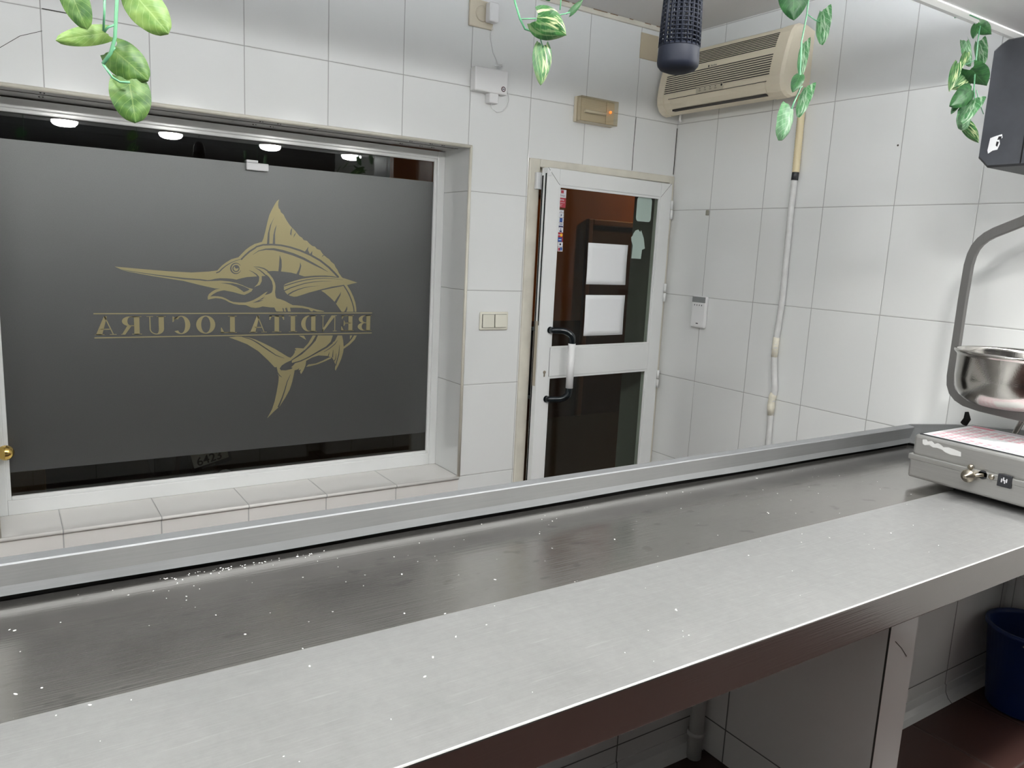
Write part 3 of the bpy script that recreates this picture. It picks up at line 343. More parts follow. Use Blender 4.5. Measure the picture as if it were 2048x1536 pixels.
M_PAPER = mat('white_paper', (0.80, 0.81, 0.82), 0.85, spec=0.2)
M_STEEL_F = steel_mat('scratched_matte_steel', (0.25, 0.25, 0.246), 0.44, 0.35, 0.08, 0.15, 0.17, cloud=0.13)
M_STEEL_R = steel_mat('stained_smooth_steel', (0.40, 0.385, 0.365), 0.17, 0.92, 0.05, 0.22, 0.04, spots=0.2, cloud=0.07)
M_STEEL_U = steel_mat('brushed_steel_upstand', (0.24, 0.245, 0.25), 0.46, 0.45, 0.10, 0.16, 0.0)
M_EDGE = mat('painted_edge_highlight', (0.80, 0.80, 0.78), 0.25, 0.6)  # bright colour paints the highlight along the counter's front edge
M_STEEL_L = steel_mat('smooth_steel_lip', (0.32, 0.30, 0.285), 0.24, 0.95, 0.03, 0.05, 0.0)
M_STEEL_S = steel_mat('scale_casing_steel', (0.40, 0.395, 0.38), 0.34, 0.75, 0.08, 0.08, 0.0, axis=1)
M_STEEL_P = steel_mat('polished_pan_steel', (0.46, 0.445, 0.42), 0.16, 1.0, 0.03, 0.06, 0.0)
M_STIR = steel_mat('grey_stirrup_steel', (0.20, 0.195, 0.19), 0.45, 0.6, 0.06, 0.1, 0.0, axis=2)
M_HEAD = mat('dark_grey_scale_housing', (0.030, 0.033, 0.040), 0.5, noise=0.12, nscale=40)
M_ZAP = mat('navy_black_plastic', (0.005, 0.007, 0.014), 0.6, spec=0.22)
M_ZGLOW = mat('pale_lamp_tube', (0.05, 0.06, 0.085), 0.4)
M_HOSE = mat('grey_white_hose', (0.66, 0.66, 0.65), 0.5, noise=0.08, nscale=30)
M_HOSEY = mat('yellowed_hose', (0.70, 0.60, 0.38), 0.5)
M_TAPE = mat('cream_tape', (0.78, 0.74, 0.62), 0.6, noise=0.1, nscale=60)
M_BUCKET = mat('blue_plastic', (0.006, 0.022, 0.11), 0.4)
M_LED = emit_mat('lamp_diffuser', (1.0, 1.0, 0.975), LAMP_STRENGTH)
M_ORANGE = emit_mat('orange_indicator', (1.0, 0.28, 0.05), 1.3)
M_STEM = mat('green_plastic_stem', (0.08, 0.25, 0.13), 0.4)
L_DARK = leaf_mat('dark_green_leaf', (0.010, 0.055, 0.016), (0.028, 0.115, 0.030), (0.07, 0.19, 0.07))
L_LIGHT = leaf_mat('mid_green_leaf', (0.025, 0.085, 0.014), (0.095, 0.19, 0.035), (0.20, 0.29, 0.09))
L_YEL = leaf_mat('yellow_green_leaf', (0.09, 0.19, 0.035), (0.20, 0.31, 0.08), (0.32, 0.43, 0.18))
L_VAR = leaf_mat('variegated_leaf', (0.016, 0.075, 0.022), (0.04, 0.15, 0.036), (0.12, 0.27, 0.10), 0.85, (0.60, 0.66, 0.36))
L_SIL = leaf_mat('pale_streaked_leaf', (0.022, 0.10, 0.032), (0.07, 0.21, 0.08), (0.30, 0.46, 0.29), 0.5, (0.48, 0.60, 0.46))
M_TERRA = mat('terracotta_render', (0.42, 0.155, 0.045), 0.8, noise=0.12, nscale=3)
M_DKBRN = mat('dark_brown_paint', (0.05, 0.018, 0.010), 0.6)
M_ASPH = mat('street_paving', (0.010, 0.009, 0.009), 0.8, noise=0.3, nscale=12)

# ------------------------------------------------------------------ room shell
def struct(o, label, cat): return tag(o, label, cat, None, 'structure')
WX0, WX1, WZ0, WZ1 = -3.13, -1.27, 0.39, 1.945          # window opening
DX0, DX1, DZ = -0.951, 0.0, 1.930                        # door opening
TH = 0.285
wb = MB()
wb.box(-4.6, WX0, 0, TH, 0, 2.655).box(WX0, WX1, 0, TH, WZ1, 2.655).box(WX1, DX0, 0, TH, 0, 2.655).box(DX0, 0.0, 0, TH, DZ, 2.655)
wall_back = struct(wb.build('wall_back', M_TILE), 'white tiled back wall with the shop window and the glazed door', 'wall')
MB().box(WX0, WX1, 0, TH, 0, WZ0-0.002).build('tiles_under_sill', M_SILLT, wall_back)
MB().box(-.012, -.0005, .080, TH-.001, 0, 1.925).build('outer_reveal', mat('grey_green_render', (0.20, 0.205, 0.18), 0.8), wall_back)
def crack(pts, r=0.0009, name='crack', parent=wall_back):
    MB().tube(pts, r, 5).build(name, M_GROOVE, parent)
crack([(-3.10, 0, 2.005), (-3.039, 0, 2.058), (-2.982, 0, 2.104), (-2.919, 0, 2.131)])
crack([(-2.916, 0, 2.201), (-2.843, 0, 2.2005)], 0.0016)
crack([(-.2985, 0, 2.199), (-.3015, 0, 2.05), (-.300, 0, 1.935)], 0.0016)
crack([(-.003, -.001, 2.18), (-.004, -.001, 1.94)], 0.0022)
wr = MB().box(0.0, 0.2, -4.6, TH, 0, 2.655)
wall_right = struct(wr.build('wall_right', M_TILE), 'white tiled right wall carrying the air conditioner and hose', 'wall')
MB().sphere((0.0, -1.262, 1.99), 0.004, 8).build('drill_hole', M_GROOVE, wall_right)
struct(MB().box(-4.8, -4.6, -4.6, TH, 0, 2.655).build('wall_left', M_TILE), 'white tiled wall at the left end of the shop', 'wall')
wq = MB().box(-4.8, 0.2, -4.8, -4.6, 0, 2.655)
for k in range(26): wq.box(-4.6, 0.0, -4.6, -4.585, 0.06+k*0.1, 0.145+k*0.1, 0.004)
struct(wq.build('wall_rear', M_DARKW), 'dark slatted wall behind the counter', 'wall')
struct(MB().box(-4.8, 0.2, -4.8, TH, -0.1, 0.0).build('floor', M_FLOORT), 'dark red tiled floor', 'floor')
struct(MB().box(-4.8, 0.2, -4.8, TH, 2.655, 2.75).build('ceiling', M_CEIL), 'white painted ceiling', 'ceiling')
# cover strip along the ceiling joint
t1 = MB().box(-4.6, 0.0, -0.014, 0.0, 2.632, 2.655, 0.003)
t1 = struct(t1.build('trim_1', M_CREAM), 'stained cream cover strip along the ceiling and back wall joint', 'trim')
gm = MB()
for k in range(14):
    x = -1.5+k*0.108+random.uniform(-.02, .02); gm.box(x, x+random.uniform(.02, .09), -0.0155, -0.013, 2.651, 2.654)
gm.build('brown_stain', mat('rust_brown', (0.20, 0.11, 0.05), 0.8), t1)
# rounded tile edge round the window opening
def bull(mb, pts, r=0.0075): mb.tube(pts, r, 10)
t2 = MB(); bull(t2, [(WX0, -0.001, WZ1), (WX1+.004, -0.001, WZ1)]); bull(t2, [(WX1, -0.001, WZ1+.004), (WX1, -0.001, 0.40)]); bull(t2, [(WX0, -0.001, WZ1), (WX0, -0.001, 0.40)])
struct(t2.build('trim_2', M_CREAM), 'cream rounded tile edging framing the window recess', 'trim')

# ------------------------------------------------------------------ window
win = thing('window_1', ((WX0+WX1)/2, 0.26, WZ0), 'large shop window with grey frosted film, gold marlin logo and mirrored lettering', 'window', None, 'structure')
FI = dict(l=-3.086, r=-1.322, b=0.474, t=1.890)          # visible glass
fr = MB()
fr.box(WX0, FI['l']-.014, .240, .285, .402, WZ1-.006, .003).box(FI['r']+.014, WX1, .240, .285, .402, WZ1-.006, .003)
fr.box(FI['l']-.014, FI['r']+.014, .2405, .285, .402, FI['b']-.014, .003).box(FI['l']-.014, FI['r']+.014, .2405, .285, FI['t']+.014, WZ1-.006, .003)
fr.build('window_frame', M_ALU, win)
bd = MB()
bd.box(FI['l']-.016, FI['l'], .247, .262, FI['b']-.016, FI['t']+.016, .003).box(FI['r'], FI['r']+.016, .247, .262, FI['b']-.016, FI['t']+.016, .003)
bd.box(FI['l'], FI['r'], .247, .262, FI['b']-.016, FI['b'], .003).box(FI['l'], FI['r'], .247, .262, FI['t'], FI['t']+.016, .003)
bd.build('glazing_bead', M_ALU, win)
MB().box(FI['l']-.01, FI['r']+.01, .2625, .2685, FI['b']-.01, FI['t']+.01).build('glass_pane', M_GLASS, win)
MB().box(FI['l']+.0005, FI['r']-.0005, .2565, .2622, .567, 1.797).build('frosted_film', M_FILM, win)
def flat(polys, y, d): 
    mb = MB()
    for i, p in enumerate(polys): mb.poly([(x, y-i*4e-6, z) for x, z in p], (0, d, 0))
    return mb
flat(LOGO_GOLD, .2564, -.0006).build('marlin_logo', M_GOLD, win)
flat(LOGO_CUT, .2560, -.0008).build('marlin_line_work', M_FILM, win)
def arc(cx, cz, rx, rz, tx, tz, a0, a1, n=22):
    A = [math.radians(a0+(a1-a0)*k/n) for k in range(n+1)]
    return [(cx+rx*math.cos(a), cz+rz*math.sin(a)) for a in A]+[(cx+(rx-tx)*math.cos(a), cz+(rz-tz)*math.sin(a)) for a in A[::-1]]
def rect(x0, x1, z0, z1): return [(x0, z0), (x1, z0), (x1, z1), (x0, z1)]
def glyph(ch, w):
    s, t, e = .27, .05, .035
    def stem(x, sw=s, sx=.11): return [rect(x, x+sw, 0, 1), rect(x-sx, x+sw+sx, 0, e), rect(x-sx, x+sw+sx, 1-e, 1)]
    if ch == 'I': return stem((w-s)/2, s, (w-s)/2)
    if ch == 'T': return [rect((w-s)/2, (w+s)/2, 0, 1), rect((w-s)/2-.14, (w+s)/2+.14, 0, e), rect(0, w, 1-.055, 1), [(0, 1), (0, .74), (.04, .74), (.16, 1)], [(w, 1), (w, .74), (w-.04, .74), (w-.16, 1)]]
    if ch == 'L': return stem(.11)+[rect(.2, w, 0, .05), [(w, 0), (w, .32), (w-.04, .32), (w-.2, 0)]]
    if ch == 'E': return stem(.09, s, .09)+[rect(.2, w-.04, .95, 1), rect(.2, w-.2, .48, .53), rect(.2, w, 0, .05), [(w-.04, 1), (w-.04, .76), (w-.07, .76), (w-.2, 1)], [(w-.17, .68), (w-.2, .68), (w-.3, .505), (w-.2, .33), (w-.17, .33)], [(w, 0), (w, .3), (w-.04, .3), (w-.2, 0)]]
    if ch == 'N': return [rect(.1, .15, 0, 1), rect(0, .25, 0, e), [(0, 1), (0, 1-e), (.1, 1-e), (.1, 1)], [(.08, 1), (.34, 1), (w-.1, .12), (w-.1, -.02), (w-.14, -.02)], rect(w-.15, w-.1, 0, 1), rect(w-.25, w, 1-e, 1)]
    if ch == 'D': return stem(.09, s, .09)+[rect(.2, w*.5, 0, .05), rect(.2, w*.5, .95, 1), arc(w*.48, .5, w*.52, .5, s, .05, -90, 90)]
    if ch == 'B': return stem(.09, s, .09)+[rect(.2, w*.5, 0, .05), rect(.2, w*.5, .95, 1), rect(.2, w*.5, .49, .54), arc(w*.48, .75, w*.46, .25, s*.95, .05, -90, 90), arc(w*.48, .27, w*.52, .27, s, .05, -90, 90)]
    if ch == 'R': return stem(.11)+[rect(.3, .6, .95, 1), rect(.3, .6, .46, .51), arc(.56, .73, w*.4, .27, s, .05, -90, 90), [(.50, .48), (.72, .48), (w-.06, .03), (w, .03), (w, 0), (w-.2, 0)]]
    if ch == 'O': return [arc(w/2, .5, w/2, .52, s, .05, 0, 360, 40)]
    if ch == 'C': return [arc(w*.52, .5, w*.52, .52, s, .05, 42, 318, 34), [(w-.06, .98), (w, .98), (w, .66), (w-.03, .66), (w-.16, .86)], arc(w*.52, .5, w*.52, .52, .06, .05, 38, 75, 8)]
    if ch == 'U': return [rect(.1, .1+s, .3, 1), rect(0, .1+s+.1, 1-e, 1), rect(w-.2, w-.14, .3, 1), rect(w-.34, w, 1-e, 1), arc(w*.5-.02, .3, w*.5-.12, .32, s, .05, 180, 270), arc(w*.5-.02, .3, w*.5-.12, .32, .06, .05, 270, 360)]
    if ch == 'A': return [[(w*.12, 0), (w*.17, 0), (w*.56, 1), (w*.5, 1)], [(w*.42, 1), (w*.56, 1), (w-.05, 0), (w-.35, 0)], rect(w*.3, w*.7, .28, .33), rect(0, w*.32, 0, e), rect(w-.46, w, 0, e)]
lt = MB()
for ch, x0, x1, z0, z1 in [(c, a, b, 1.0876, 1.1604) for c, a, b, _, _ in LETTER_SLOTS]:
    lo, hi = min(x0, x1), max(x0, x1); h = z1-z0; wn = (hi-lo)/h
    for pg in glyph(ch, wn): lt.poly([(hi-u*h, .2564, z0+v*h) for u, v in pg], (0, -.0006, 0))     # read from the street side
for z in (1.1712, 1.0766): lt.box(-2.7826, -1.6236, .2558, .2564, z-.0022, z+.0022)
lt.build('lettering', M_GOLD, win)
sl = MB().box(WX0+.002, WX1-.002, -.004, .246, .390, .402)
sl.tube([(WX0+.002, -.004, .395), (WX1-.002, -.004, .395)], .0078, 10)
sl.build('window_sill', M_SILLT, win)
kb = MB(); kb.sphere((-3.096, .200, .660), .0285, 24); kb.cyl((-3.096, .215, .660), .010, .026, 'y'); kb.lathe((-3.096, .238, .66), [(.018, 0), (.018, .002)], 'y')
kb.build('brass_knob', M_BRASS, win)
hl = MB()      # drill holes and the stopped line in the recess soffit
for x in (-3.09, -2.93, -2.19, -2.12, -1.54, -1.44, -1.38):
    for y in (.07, .17):
        hl.sphere((x, y, WZ1-.0005), .0028, 8); hl.sphere((x+.012, y+.004, WZ1-.0005), .0022, 8)
hl.box(WX0, WX1, .118, .1205, WZ1-.0015, WZ1+.001)
for x in (-2.62, -1.95): hl.tube([(x, 0, WZ1-.0002), (x-.03, .118, WZ1-.0002)], .001, 5)
hl.build('soffit_holes', M_GROOVE, win)

# ------------------------------------------------------------------ door
door = thing('door_1', (-.475, 0, 0), 'white aluminium glazed door standing slightly ajar in a cream frame', 'door', None, 'structure')
df = MB()
df.box(DX0, -.890, -.012, .075, 0, DZ, .005).box(-.036, -.0005, -.012, .075, 0, DZ, .005).box(-.890, -.036, -.012, .075, 1.892, DZ, .005)
df.box(-.890, -.870, .045, .075, 0, 1.892).box(-.890, -.036, .045, .075, 1.872, 1.892)
df.build('door_frame', M_CREAM, door)
HA = math.radians(4.0); HP = Vector((-.030, -.030, 0)); U = Vector((-math.cos(HA), -math.sin(HA), 0)); NI = Vector((math.sin(HA), -math.cos(HA), 0)); UZ = Vector((0, 0, 1))
def dp(s, d, z): return HP+U*s+NI*d+UZ*z
def dbox(mb, s0, s1, z0, z1, d0, d1, bev=0.0): return mb.obox(dp((s0+s1)/2, (d0+d1)/2, (z0+z1)/2), U*(s1-s0)/2, NI*(d1-d0)/2, UZ*(z1-z0)/2, bev)
LF = MB()
dbox(LF, .797, .872, .018, 1.886, -.045, 0, .003); dbox(LF, 0, .085, .018, 1.886, -.045, 0, .003)
dbox(LF, .085, .797, 1.812, 1.886, -.045, 0, .003); dbox(LF, .085, .797, .884, 1.025, -.045, 0.001, .003); dbox(LF, .085, .797, .018, .15, -.045, 0, .003)
LF.build('leaf_frame', M_ALU, door)
lb = MB()
for z0, z1 in ((1.025, 1.812), (.15, .884)):
    dbox(lb, .797-.012, .797, z0, z1, -.012, -.003, .002); dbox(lb, .085, .085+.012, z0, z1, -.012, -.003, .002); dbox(lb, .097, .785, z1-.012, z1, -.012, -.003, .002); dbox(lb, .097, .785, z0, z0+.010, -.012, -.003, .002)
lb.build('glazing_bead', M_ALU, door)
for z0, z1, nm in ((1.022, 1.815, 'glass_pane'), (.147, .887, 'glass_pane')): dbox(MB(), .083, .799, z0, z1, -.022, -.016).build(nm, M_DGLASS, door)
mt = MB()
for a, b in (((.797, 1.812), (.872, 1.886)), ((.085, 1.812), (.010, 1.886))): mt.tube([dp(a[0], .0003, a[1]), dp(b[0], .0003, b[1])], .0008, 5)
mt.tube([dp(.797, .0003, .884), dp(.797, .0003, 1.03)], .0008, 5)
mt.build('mitre_joint', M_GROOVE, door)
hs, hz0, hz1, off, sw = .806, .772, 1.117, .066, .092
def harc(c, a0, a1, r, n=7): return [(c[0]+r*math.cos(math.radians(a0+(a1-a0)*k/n)), c[1]+r*math.sin(math.radians(a0+(a1-a0)*k/n))) for k in range(n+1)]
gs = hs-sw
path = [dp(hs, 0, hz1), dp(hs-.012, .016, hz1)]
for k in range(8):
    a = PI/2*k/7; q = .045
    path.append(dp(hs-.012-(sw-.012-q)-q*math.sin(a) if True else 0, .016+(off-.016)*min(1, (k+3)/8.0), hz1-q+q*math.cos(a)))
low = []
for k in range(8):
    a = PI/2*k/7; q = .045
    low.append(dp(gs+q-q*math.cos(a), off if k < 3 else .016+(off-.016)*min(1, (10-k)/8.0), hz0+q-q*math.sin(a)))
low += [dp(hs-.012, .016, hz0), dp(hs, 0, hz0)]
hd = MB(); hd.tube(path+low, .0165, 14)
hd.lathe(dp(hs, .003, hz1), [(.017, -.002), (.017, .002)], 'y'); hd.lathe(dp(hs, .003, hz0), [(.017, -.002), (.017, .002)], 'y')
handle = hd.build('door_handle', M_BLACK, door)
gp = path[-1]; MB().tube([dp(gs, off, 1.055), dp(gs, off, .832)], .0185, 18).build('white_grip', M_WHITE, handle)
hb = MB(); hb.tube([dp(.845, -.045, 1.117), dp(.845, -.10, 1.117)], .0145, 12); hb.tube([dp(.845, -.045, .772), dp(.845, -.10, .772)], .0145, 12); hb.tube([dp(.845, -.10, 1.13), dp(.845, -.10, .76)], .0145, 12)
hb.build('outer_handle', M_BLACK, door)
lk = MB(); lk.lathe(dp(.826, 0, .908), [(.0085, 0), (.0085, -.002)], 'y', 16); lk.obox(dp(.826, .001, .896), U*.004, NI*.001, UZ*.011, .0008); lk.build('lock_cylinder', M_NICKEL, door)
lp = MB(); lp.obox(dp(.8725, -.022, 1.0), U*.0012, NI*.010, UZ*.16); lp.build('latch_plate', M_NICKEL, door)
sg = MB(); sg.obox(dp(.8722, -.012, 1.5), U*.0012, NI*.004, UZ*.36); sg.obox(dp(.8722, -.036, .95), U*.0012, NI*.004, UZ*.9); sg.build('weather_seal', M_RUB, door)
for z in (1.75, 1.306, .825):
    hg = MB(); hg.tube([(-.030, -.036, z-.049), (-.030, -.036, z-.002)], .0075, 10); hg.tube([(-.030, -.036, z+.002), (-.030, -.036, z+.049)], .0075, 10); hg.build('hinge', M_ALU, door)

# things stuck to the door
def sheet(name, corners, label, group):
    (s0, z0), (s1, z1) = corners; P = []
    for i in range(9):
        row = []
        for j in range(9):
            u, v = i/8, j/8; row.append(dp(s0+(s1-s0)*u, -.0142+.0012*(1+math.sin(v*PI*1.6+u*2))+.004*(1-v)**2*math.sin(u*PI), z0+(z1-z0)*v))
        P.append(row)
    mb = MB(); mb.grid(P); o = mb.build(name, M_PAPER); tag(o, label, 'paper', group); return o
def sx(x): return (-.030-x)/math.cos(HA)
pA = sheet('paper_sheet', ((sx(-.602), 1.343), (sx(-.322), 1.550)), 'upper blank white paper sheet taped to the door glass', 'paper sheets on the door')
pB = sheet('paper_sheet', ((sx(-.597), 1.080), (sx(-.317), 1.289)), 'lower blank white paper sheet taped to the door glass', 'paper sheets on the door')
pA.modifiers.new('t', 'SOLIDIFY').thickness = .0003; pB.modifiers.new('t', 'SOLIDIFY').thickness = .0003
def stk(name, s0, s1, z0, z1, m, label, arts=(), group='payment stickers on the door'):
    hi, lo = max(s0, s1), min(s0, s1)
    o = dbox(MB(), lo, hi, z0, z1, -.0158, -.0152).build(name, m); ORG[o.name] = Vector(); tag(o, label, 'sticker', group)
    for nm, fn, mm in arts:
        mb = MB(); fn(mb); mb.build(nm, mm, o)
    return o
def art_rect(u0, u1, v0, v1, s0, s1, z0, z1):
    return lambda mb: dbox(mb, s0+(s1-s0)*min(u0, u1), s0+(s1-s0)*max(u0, u1), z0+(z1-z0)*v0, z0+(z1-z0)*v1, -.0153, -.0149)
def art_text(body, u, v, h, s0, s1, z0, z1, bold=0.0, shear=0.0):
    return lambda mb: text_mesh(mb, body, dp(s0+(s1-s0)*u, -.0148, z0+(z1-z0)*v), -U, UZ, h, bold=bold, shear=shear)
C_RED = mat('sticker_red', (0.32, 0.02, 0.035), 0.4); C_BLUE = mat('sticker_blue', (0.02, 0.07, 0.30), 0.4); C_NAVY = mat('sticker_navy', (0.012, 0.02, 0.10), 0.4)
C_PALE = mat('sticker_white', (0.72, 0.73, 0.75), 0.4); C_YEL = mat('sticker_yellow', (0.75, 0.48, 0.03), 0.4); C_LBL = mat('sticker_light_blue', (0.10, 0.28, 0.62), 0.4); C_BLK = mat('sticker_black', (0.01, 0.01, 0.012), 0.4)
C_MINT = mat('pale_mint_vinyl', (0.40, 0.50, 0.45), 0.4); C_GREY = mat('sticker_grey', (0.62, 0.61, 0.63), 0.4)
a = (sx(-.818), sx(-.767), 1.755, 1.793)
stk('shop_sticker', *a, C_GREY, 'grey square sticker with a dark red mark above the red alarm sticker', [('red_mark', art_rect(.36, .68, .55, .92, *a), C_RED), ('script', art_text('Firmat', .18, .16, .009, *a, shear=.4), C_BLK)], 'alarm stickers on the door')
a = (sx(-.818), sx(-.767), 1.708, 1.754)
stk('alarm_sticker', *a, C_RED, 'red alarm sticker in the top left corner of the door glass', [('title', art_text('Alarma', .07, .74, .0085, *a, bold=.01), C_PALE), ('panel', art_rect(.08, .27, .44, .68, *a), C_PALE), ('small_print', art_text('conectada', .32, .50, .0048, *a), C_PALE), ('small_lines', lambda mb, a=a: (text_mesh(mb, 'Aviso a la', dp(a[0]+(a[1]-a[0])*.1, -.0148, 1.722), -U, UZ, .0045), text_mesh(mb, 'policia', dp(a[0]+(a[1]-a[0])*.2, -.0148, 1.715), -U, UZ, .0045)), C_PALE)], 'alarm stickers on the door')
zs = [1.698, 1.684, 1.661, 1.637, 1.614, 1.590, 1.567, 1.545, 1.522, 1.499]
def star(mb, s0, s1, z0, z1):
    c = ((s0+s1)/2, (z0+z1)/2); k = (z1-z0)/2.3
    for ang, l in ((100, .9), (20, 1), (160, .8), (235, 1), (300, .9)):
        r = math.radians(ang); dx, dz = math.cos(r)*k*l, math.sin(r)*k*l
        P = [dp(c[0]+dz*.16, -.0153, c[1]+dx*.16), dp(c[0]-dz*.16, -.0153, c[1]-dx*.16), dp(c[0]-dx, -.0153, c[1]+dz)]
        mb.poly(P, NI*.0004)
def disc(mb, u, v, r, s0, s1, z0, z1): mb.poly([dp(s0+(s1-s0)*u+math.cos(t*PI/8)*r, -.0153, z0+(z1-z0)*v+math.sin(t*PI/8)*r) for t in range(16)], NI*.0004)
specs = []
for i in range(9):
    x0 = -.807+i*.0008; a = (sx(x0), sx(x0+.031), zs[i+1]+.001, zs[i]-.0005); specs.append(a)
stk('payment_sticker', *specs[0], C_PALE, 'narrow white payment sticker at the top of the card logo column', [('grey_word', art_text('euro', .25, .3, .005, *specs[0]), C_BLK)])
stk('payment_sticker', *specs[1], C_PALE, 'white payment sticker with a blue star figure', [('star_figure', lambda mb: star(mb, *specs[1]), C_NAVY)])
stk('payment_sticker', *specs[2], C_PALE, 'white payment sticker with a tall blue panel', [('blue_panel', art_rect(.22, .78, .08, .94, *specs[2]), C_BLUE), ('light_band', art_rect(.30, .70, .3, .7, *specs[2]), C_LBL)])
stk('payment_sticker', *specs[3], C_PALE, 'white payment sticker with VISA over a dark blue bar', [('word', art_text('VISA', .14, .5, .0075, *specs[3], bold=.015, shear=.25), C_NAVY), ('blue_bar', art_rect(.06, .94, .06, .34, *specs[3]), C_NAVY)])
stk('payment_sticker', *specs[4], C_PALE, 'white payment sticker with a small dark lightning mark', [('dark_mark', art_rect(.28, .72, .08, .42, *specs[4]), C_NAVY), ('upper_mark', art_rect(.44, .58, .5, .85, *specs[4]), C_NAVY)])
stk('payment_sticker', *specs[5], C_RED, 'red payment sticker with a yellow disc on its right', [('yellow_disc', lambda mb: disc(mb, .66, .5, .0078, *specs[5]), C_YEL), ('white_band', art_rect(.0, .45, .42, .58, *specs[5]), C_PALE)])
stk('payment_sticker', *specs[6], C_BLUE, 'blue payment sticker with a red strip on its right', [('red_strip', art_rect(.80, 1, 0, 1, *specs[6]), C_RED), ('white_word', art_rect(.14, .7, .42, .58, *specs[6]), C_PALE)])
stk('payment_sticker', *specs[7], C_PALE, 'white payment sticker with a small grey square', [('grey_square', art_rect(.34, .66, .3, .72, *specs[7]), C_BLK)])
stk('payment_sticker', *specs[8], C_PALE, 'lowest payment sticker with red and blue blocks', [('red_block', art_rect(.1, .45, .12, .8, *specs[8]), C_RED), ('blue_block', art_rect(.42, .92, .2, .9, *specs[8]), C_BLUE), ('pale_ring', lambda mb: disc(mb, .62, .5, .005, *specs[8]), C_LBL)])
def rr_pts(s0, s1, z0, z1, r):
    out = []
    for cx, cz, a0 in ((s1-r, z1-r, 0), (s0+r, z1-r, 90), (s0+r, z0+r, 180), (s1-r, z0+r, 270)):
        out += [(cx+r*math.cos(math.radians(a0+k*18)), cz+r*math.sin(math.radians(a0+k*18))) for k in range(6)]
    return out
def decal(name, pts, m, label, group):
    mb = MB(); mb.poly([dp(s, -.0160, z) for s, z in pts], NI*.0006); o = mb.build(name, m); return tag(o, label, 'sticker', group)
decal('mint_sticker', rr_pts(sx(-.164), sx(-.276), 1.677, 1.802, .018), C_MINT, 'pale mint rounded sticker in the top right corner of the door glass', 'mint stickers on the door')
decal('mint_sticker', [(sx(x), z) for x, z in [(-.288, 1.483), (-.216, 1.482), (-.212, 1.530), (-.191, 1.538), (-.205, 1.59), (-.230, 1.632), (-.236, 1.622), (-.252, 1.634), (-.272, 1.628), (-.286, 1.612), (-.291, 1.600), (-.300, 1.592), (-.297, 1.574), (-.284, 1.55)]], C_MINT, 'torn pale mint sticker below the rounded one on the door glass', 'mint stickers on the door')

# ------------------------------------------------------------------ small fittings on the back wall and window
def fitting(name, loc, label, cat): return thing(name, loc, label, cat)
sw_ = fitting('light_switch', (-1.111, 0, 1.157), 'ivory double rocker light switch between the window and the door', 'light switch')
MB().box(-1.190, -1.031, -.011, 0, 1.112, 1.200, .006, 3).build('switch_plate', M_IVORY, sw_)
for x in (-1.146, -1.077):
    MB().box(x-.0335, x+.0335, -.0122, -.008, 1.1245, 1.1885).build('rocker_gap', M_GROOVE, sw_)
    MB().obox((x, -.0145, 1.1565), Vector((.0315, 0, 0)), Vector((0, .004, 0)), Vector((0, .0012, .0305)), .0015).build('rocker', M_IVORY, sw_)
em = fitting('emergency_light', (-.587, 0, 2.185), 'old beige emergency light with an orange indicator above the door', 'emergency light')
MB().box(-.706, -.468, -.022, 0, 2.124, 2.244, .006).build('back_box', M_OLDW, em)
M_COVER = glass_mat('yellowed_clear_cover', (0.93, 0.91, 0.86), 1.0)
MB().box(-.699, -.474, -.030, -.022, 2.130, 2.238).build('reflector', mat('beige_reflector', (0.62, 0.57, 0.47), 0.5), em)
MB().tube([(-.665, -.040, 2.178), (-.535, -.040, 2.178)], .008, 12).build('lamp_tube', mat('frosted_tube', (0.72, 0.70, 0.64), 0.3), em)
MB().box(-.525, -.476, -.034, -.029, 2.132, 2.236).build('electronics_cover', M_OLDW, em)
MB().sphere((-.507, -.044, 2.19), .0075, 12).build('indicator', M_ORANGE, em)
cv = MB()
cv.box(-.704, -.470, -.060, -.055, 2.126, 2.242, .002).box(-.704, -.700, -.057, -.022, 2.126, 2.242).box(-.474, -.470, -.057, -.022, 2.126, 2.242).box(-.700, -.474, -.057, -.022, 2.126, 2.130).box(-.700, -.474, -.057, -.022, 2.238, 2.242)
cv.build('clear_cover', M_COVER, em)
al = fitting('alarm_unit', (-1.2, 0, 2.23), 'white alarm unit with a round badge on the wall beside the window', 'alarm box')
MB().box(-1.288, -1.117, -.046, 0, 2.181, 2.285, .007, 3).build('casing', M_WHITE, al)
MB().box(-1.207, -1.158, -.040, 0, 2.140, 2.185, .005).build('lower_tab', M_WHITE, al)
bg_ = MB(); bg_.lathe((-1.140, -.0462, 2.205), [(.0115, 0), (.0115, -.0008)], 'y', 24); bdg = bg_.build('badge', mat('badge_maroon', (0.05, 0.012, 0.018), 0.4), al)
bw = MB(); bw.lathe((-1.140, -.0470, 2.205), [(.0075, 0), (.0075, -.0005)], 'y', 20); bw.build('badge_ring', C_GREY, bdg)
bk = MB(); bk.box(-1.145, -1.135, -.0480, -.0474, 2.203, 2.207); bk.build('badge_mark', C_BLK, bdg)
cb = MB(); cb.tube([(-1.185, -.02, 2.141), (-1.178, -.018, 2.120), (-1.150, -.016, 2.108), (-1.122, -.014, 2.115), (-1.095, -.012, 2.140), (-1.083, -.010, 2.172), (-1.092, -.008, 2.205), (-1.116, -.010, 2.235)], .0022, 6)
cb.build('cable_loop', M_WHITE, al)
so = fitting('wall_socket', (-1.245, 0, 2.51), 'old cream wall socket above the alarm unit', 'socket')
MB().box(-1.309, -1.185, -.012, 0, 2.452, 2.566, .004).build('socket_plate', M_OLDW, so)
MB().lathe((-1.246, -.012, 2.510), [(.033, 0), (.033, -.004), (.028, -.006), (.026, -.002)], 'y', 28).build('socket_ring', M_OLDW, so)
ad = fitting('power_adapter', (-1.2, -.03, 2.52), 'white plug-in power adapter in the cream wall socket', 'adapter')
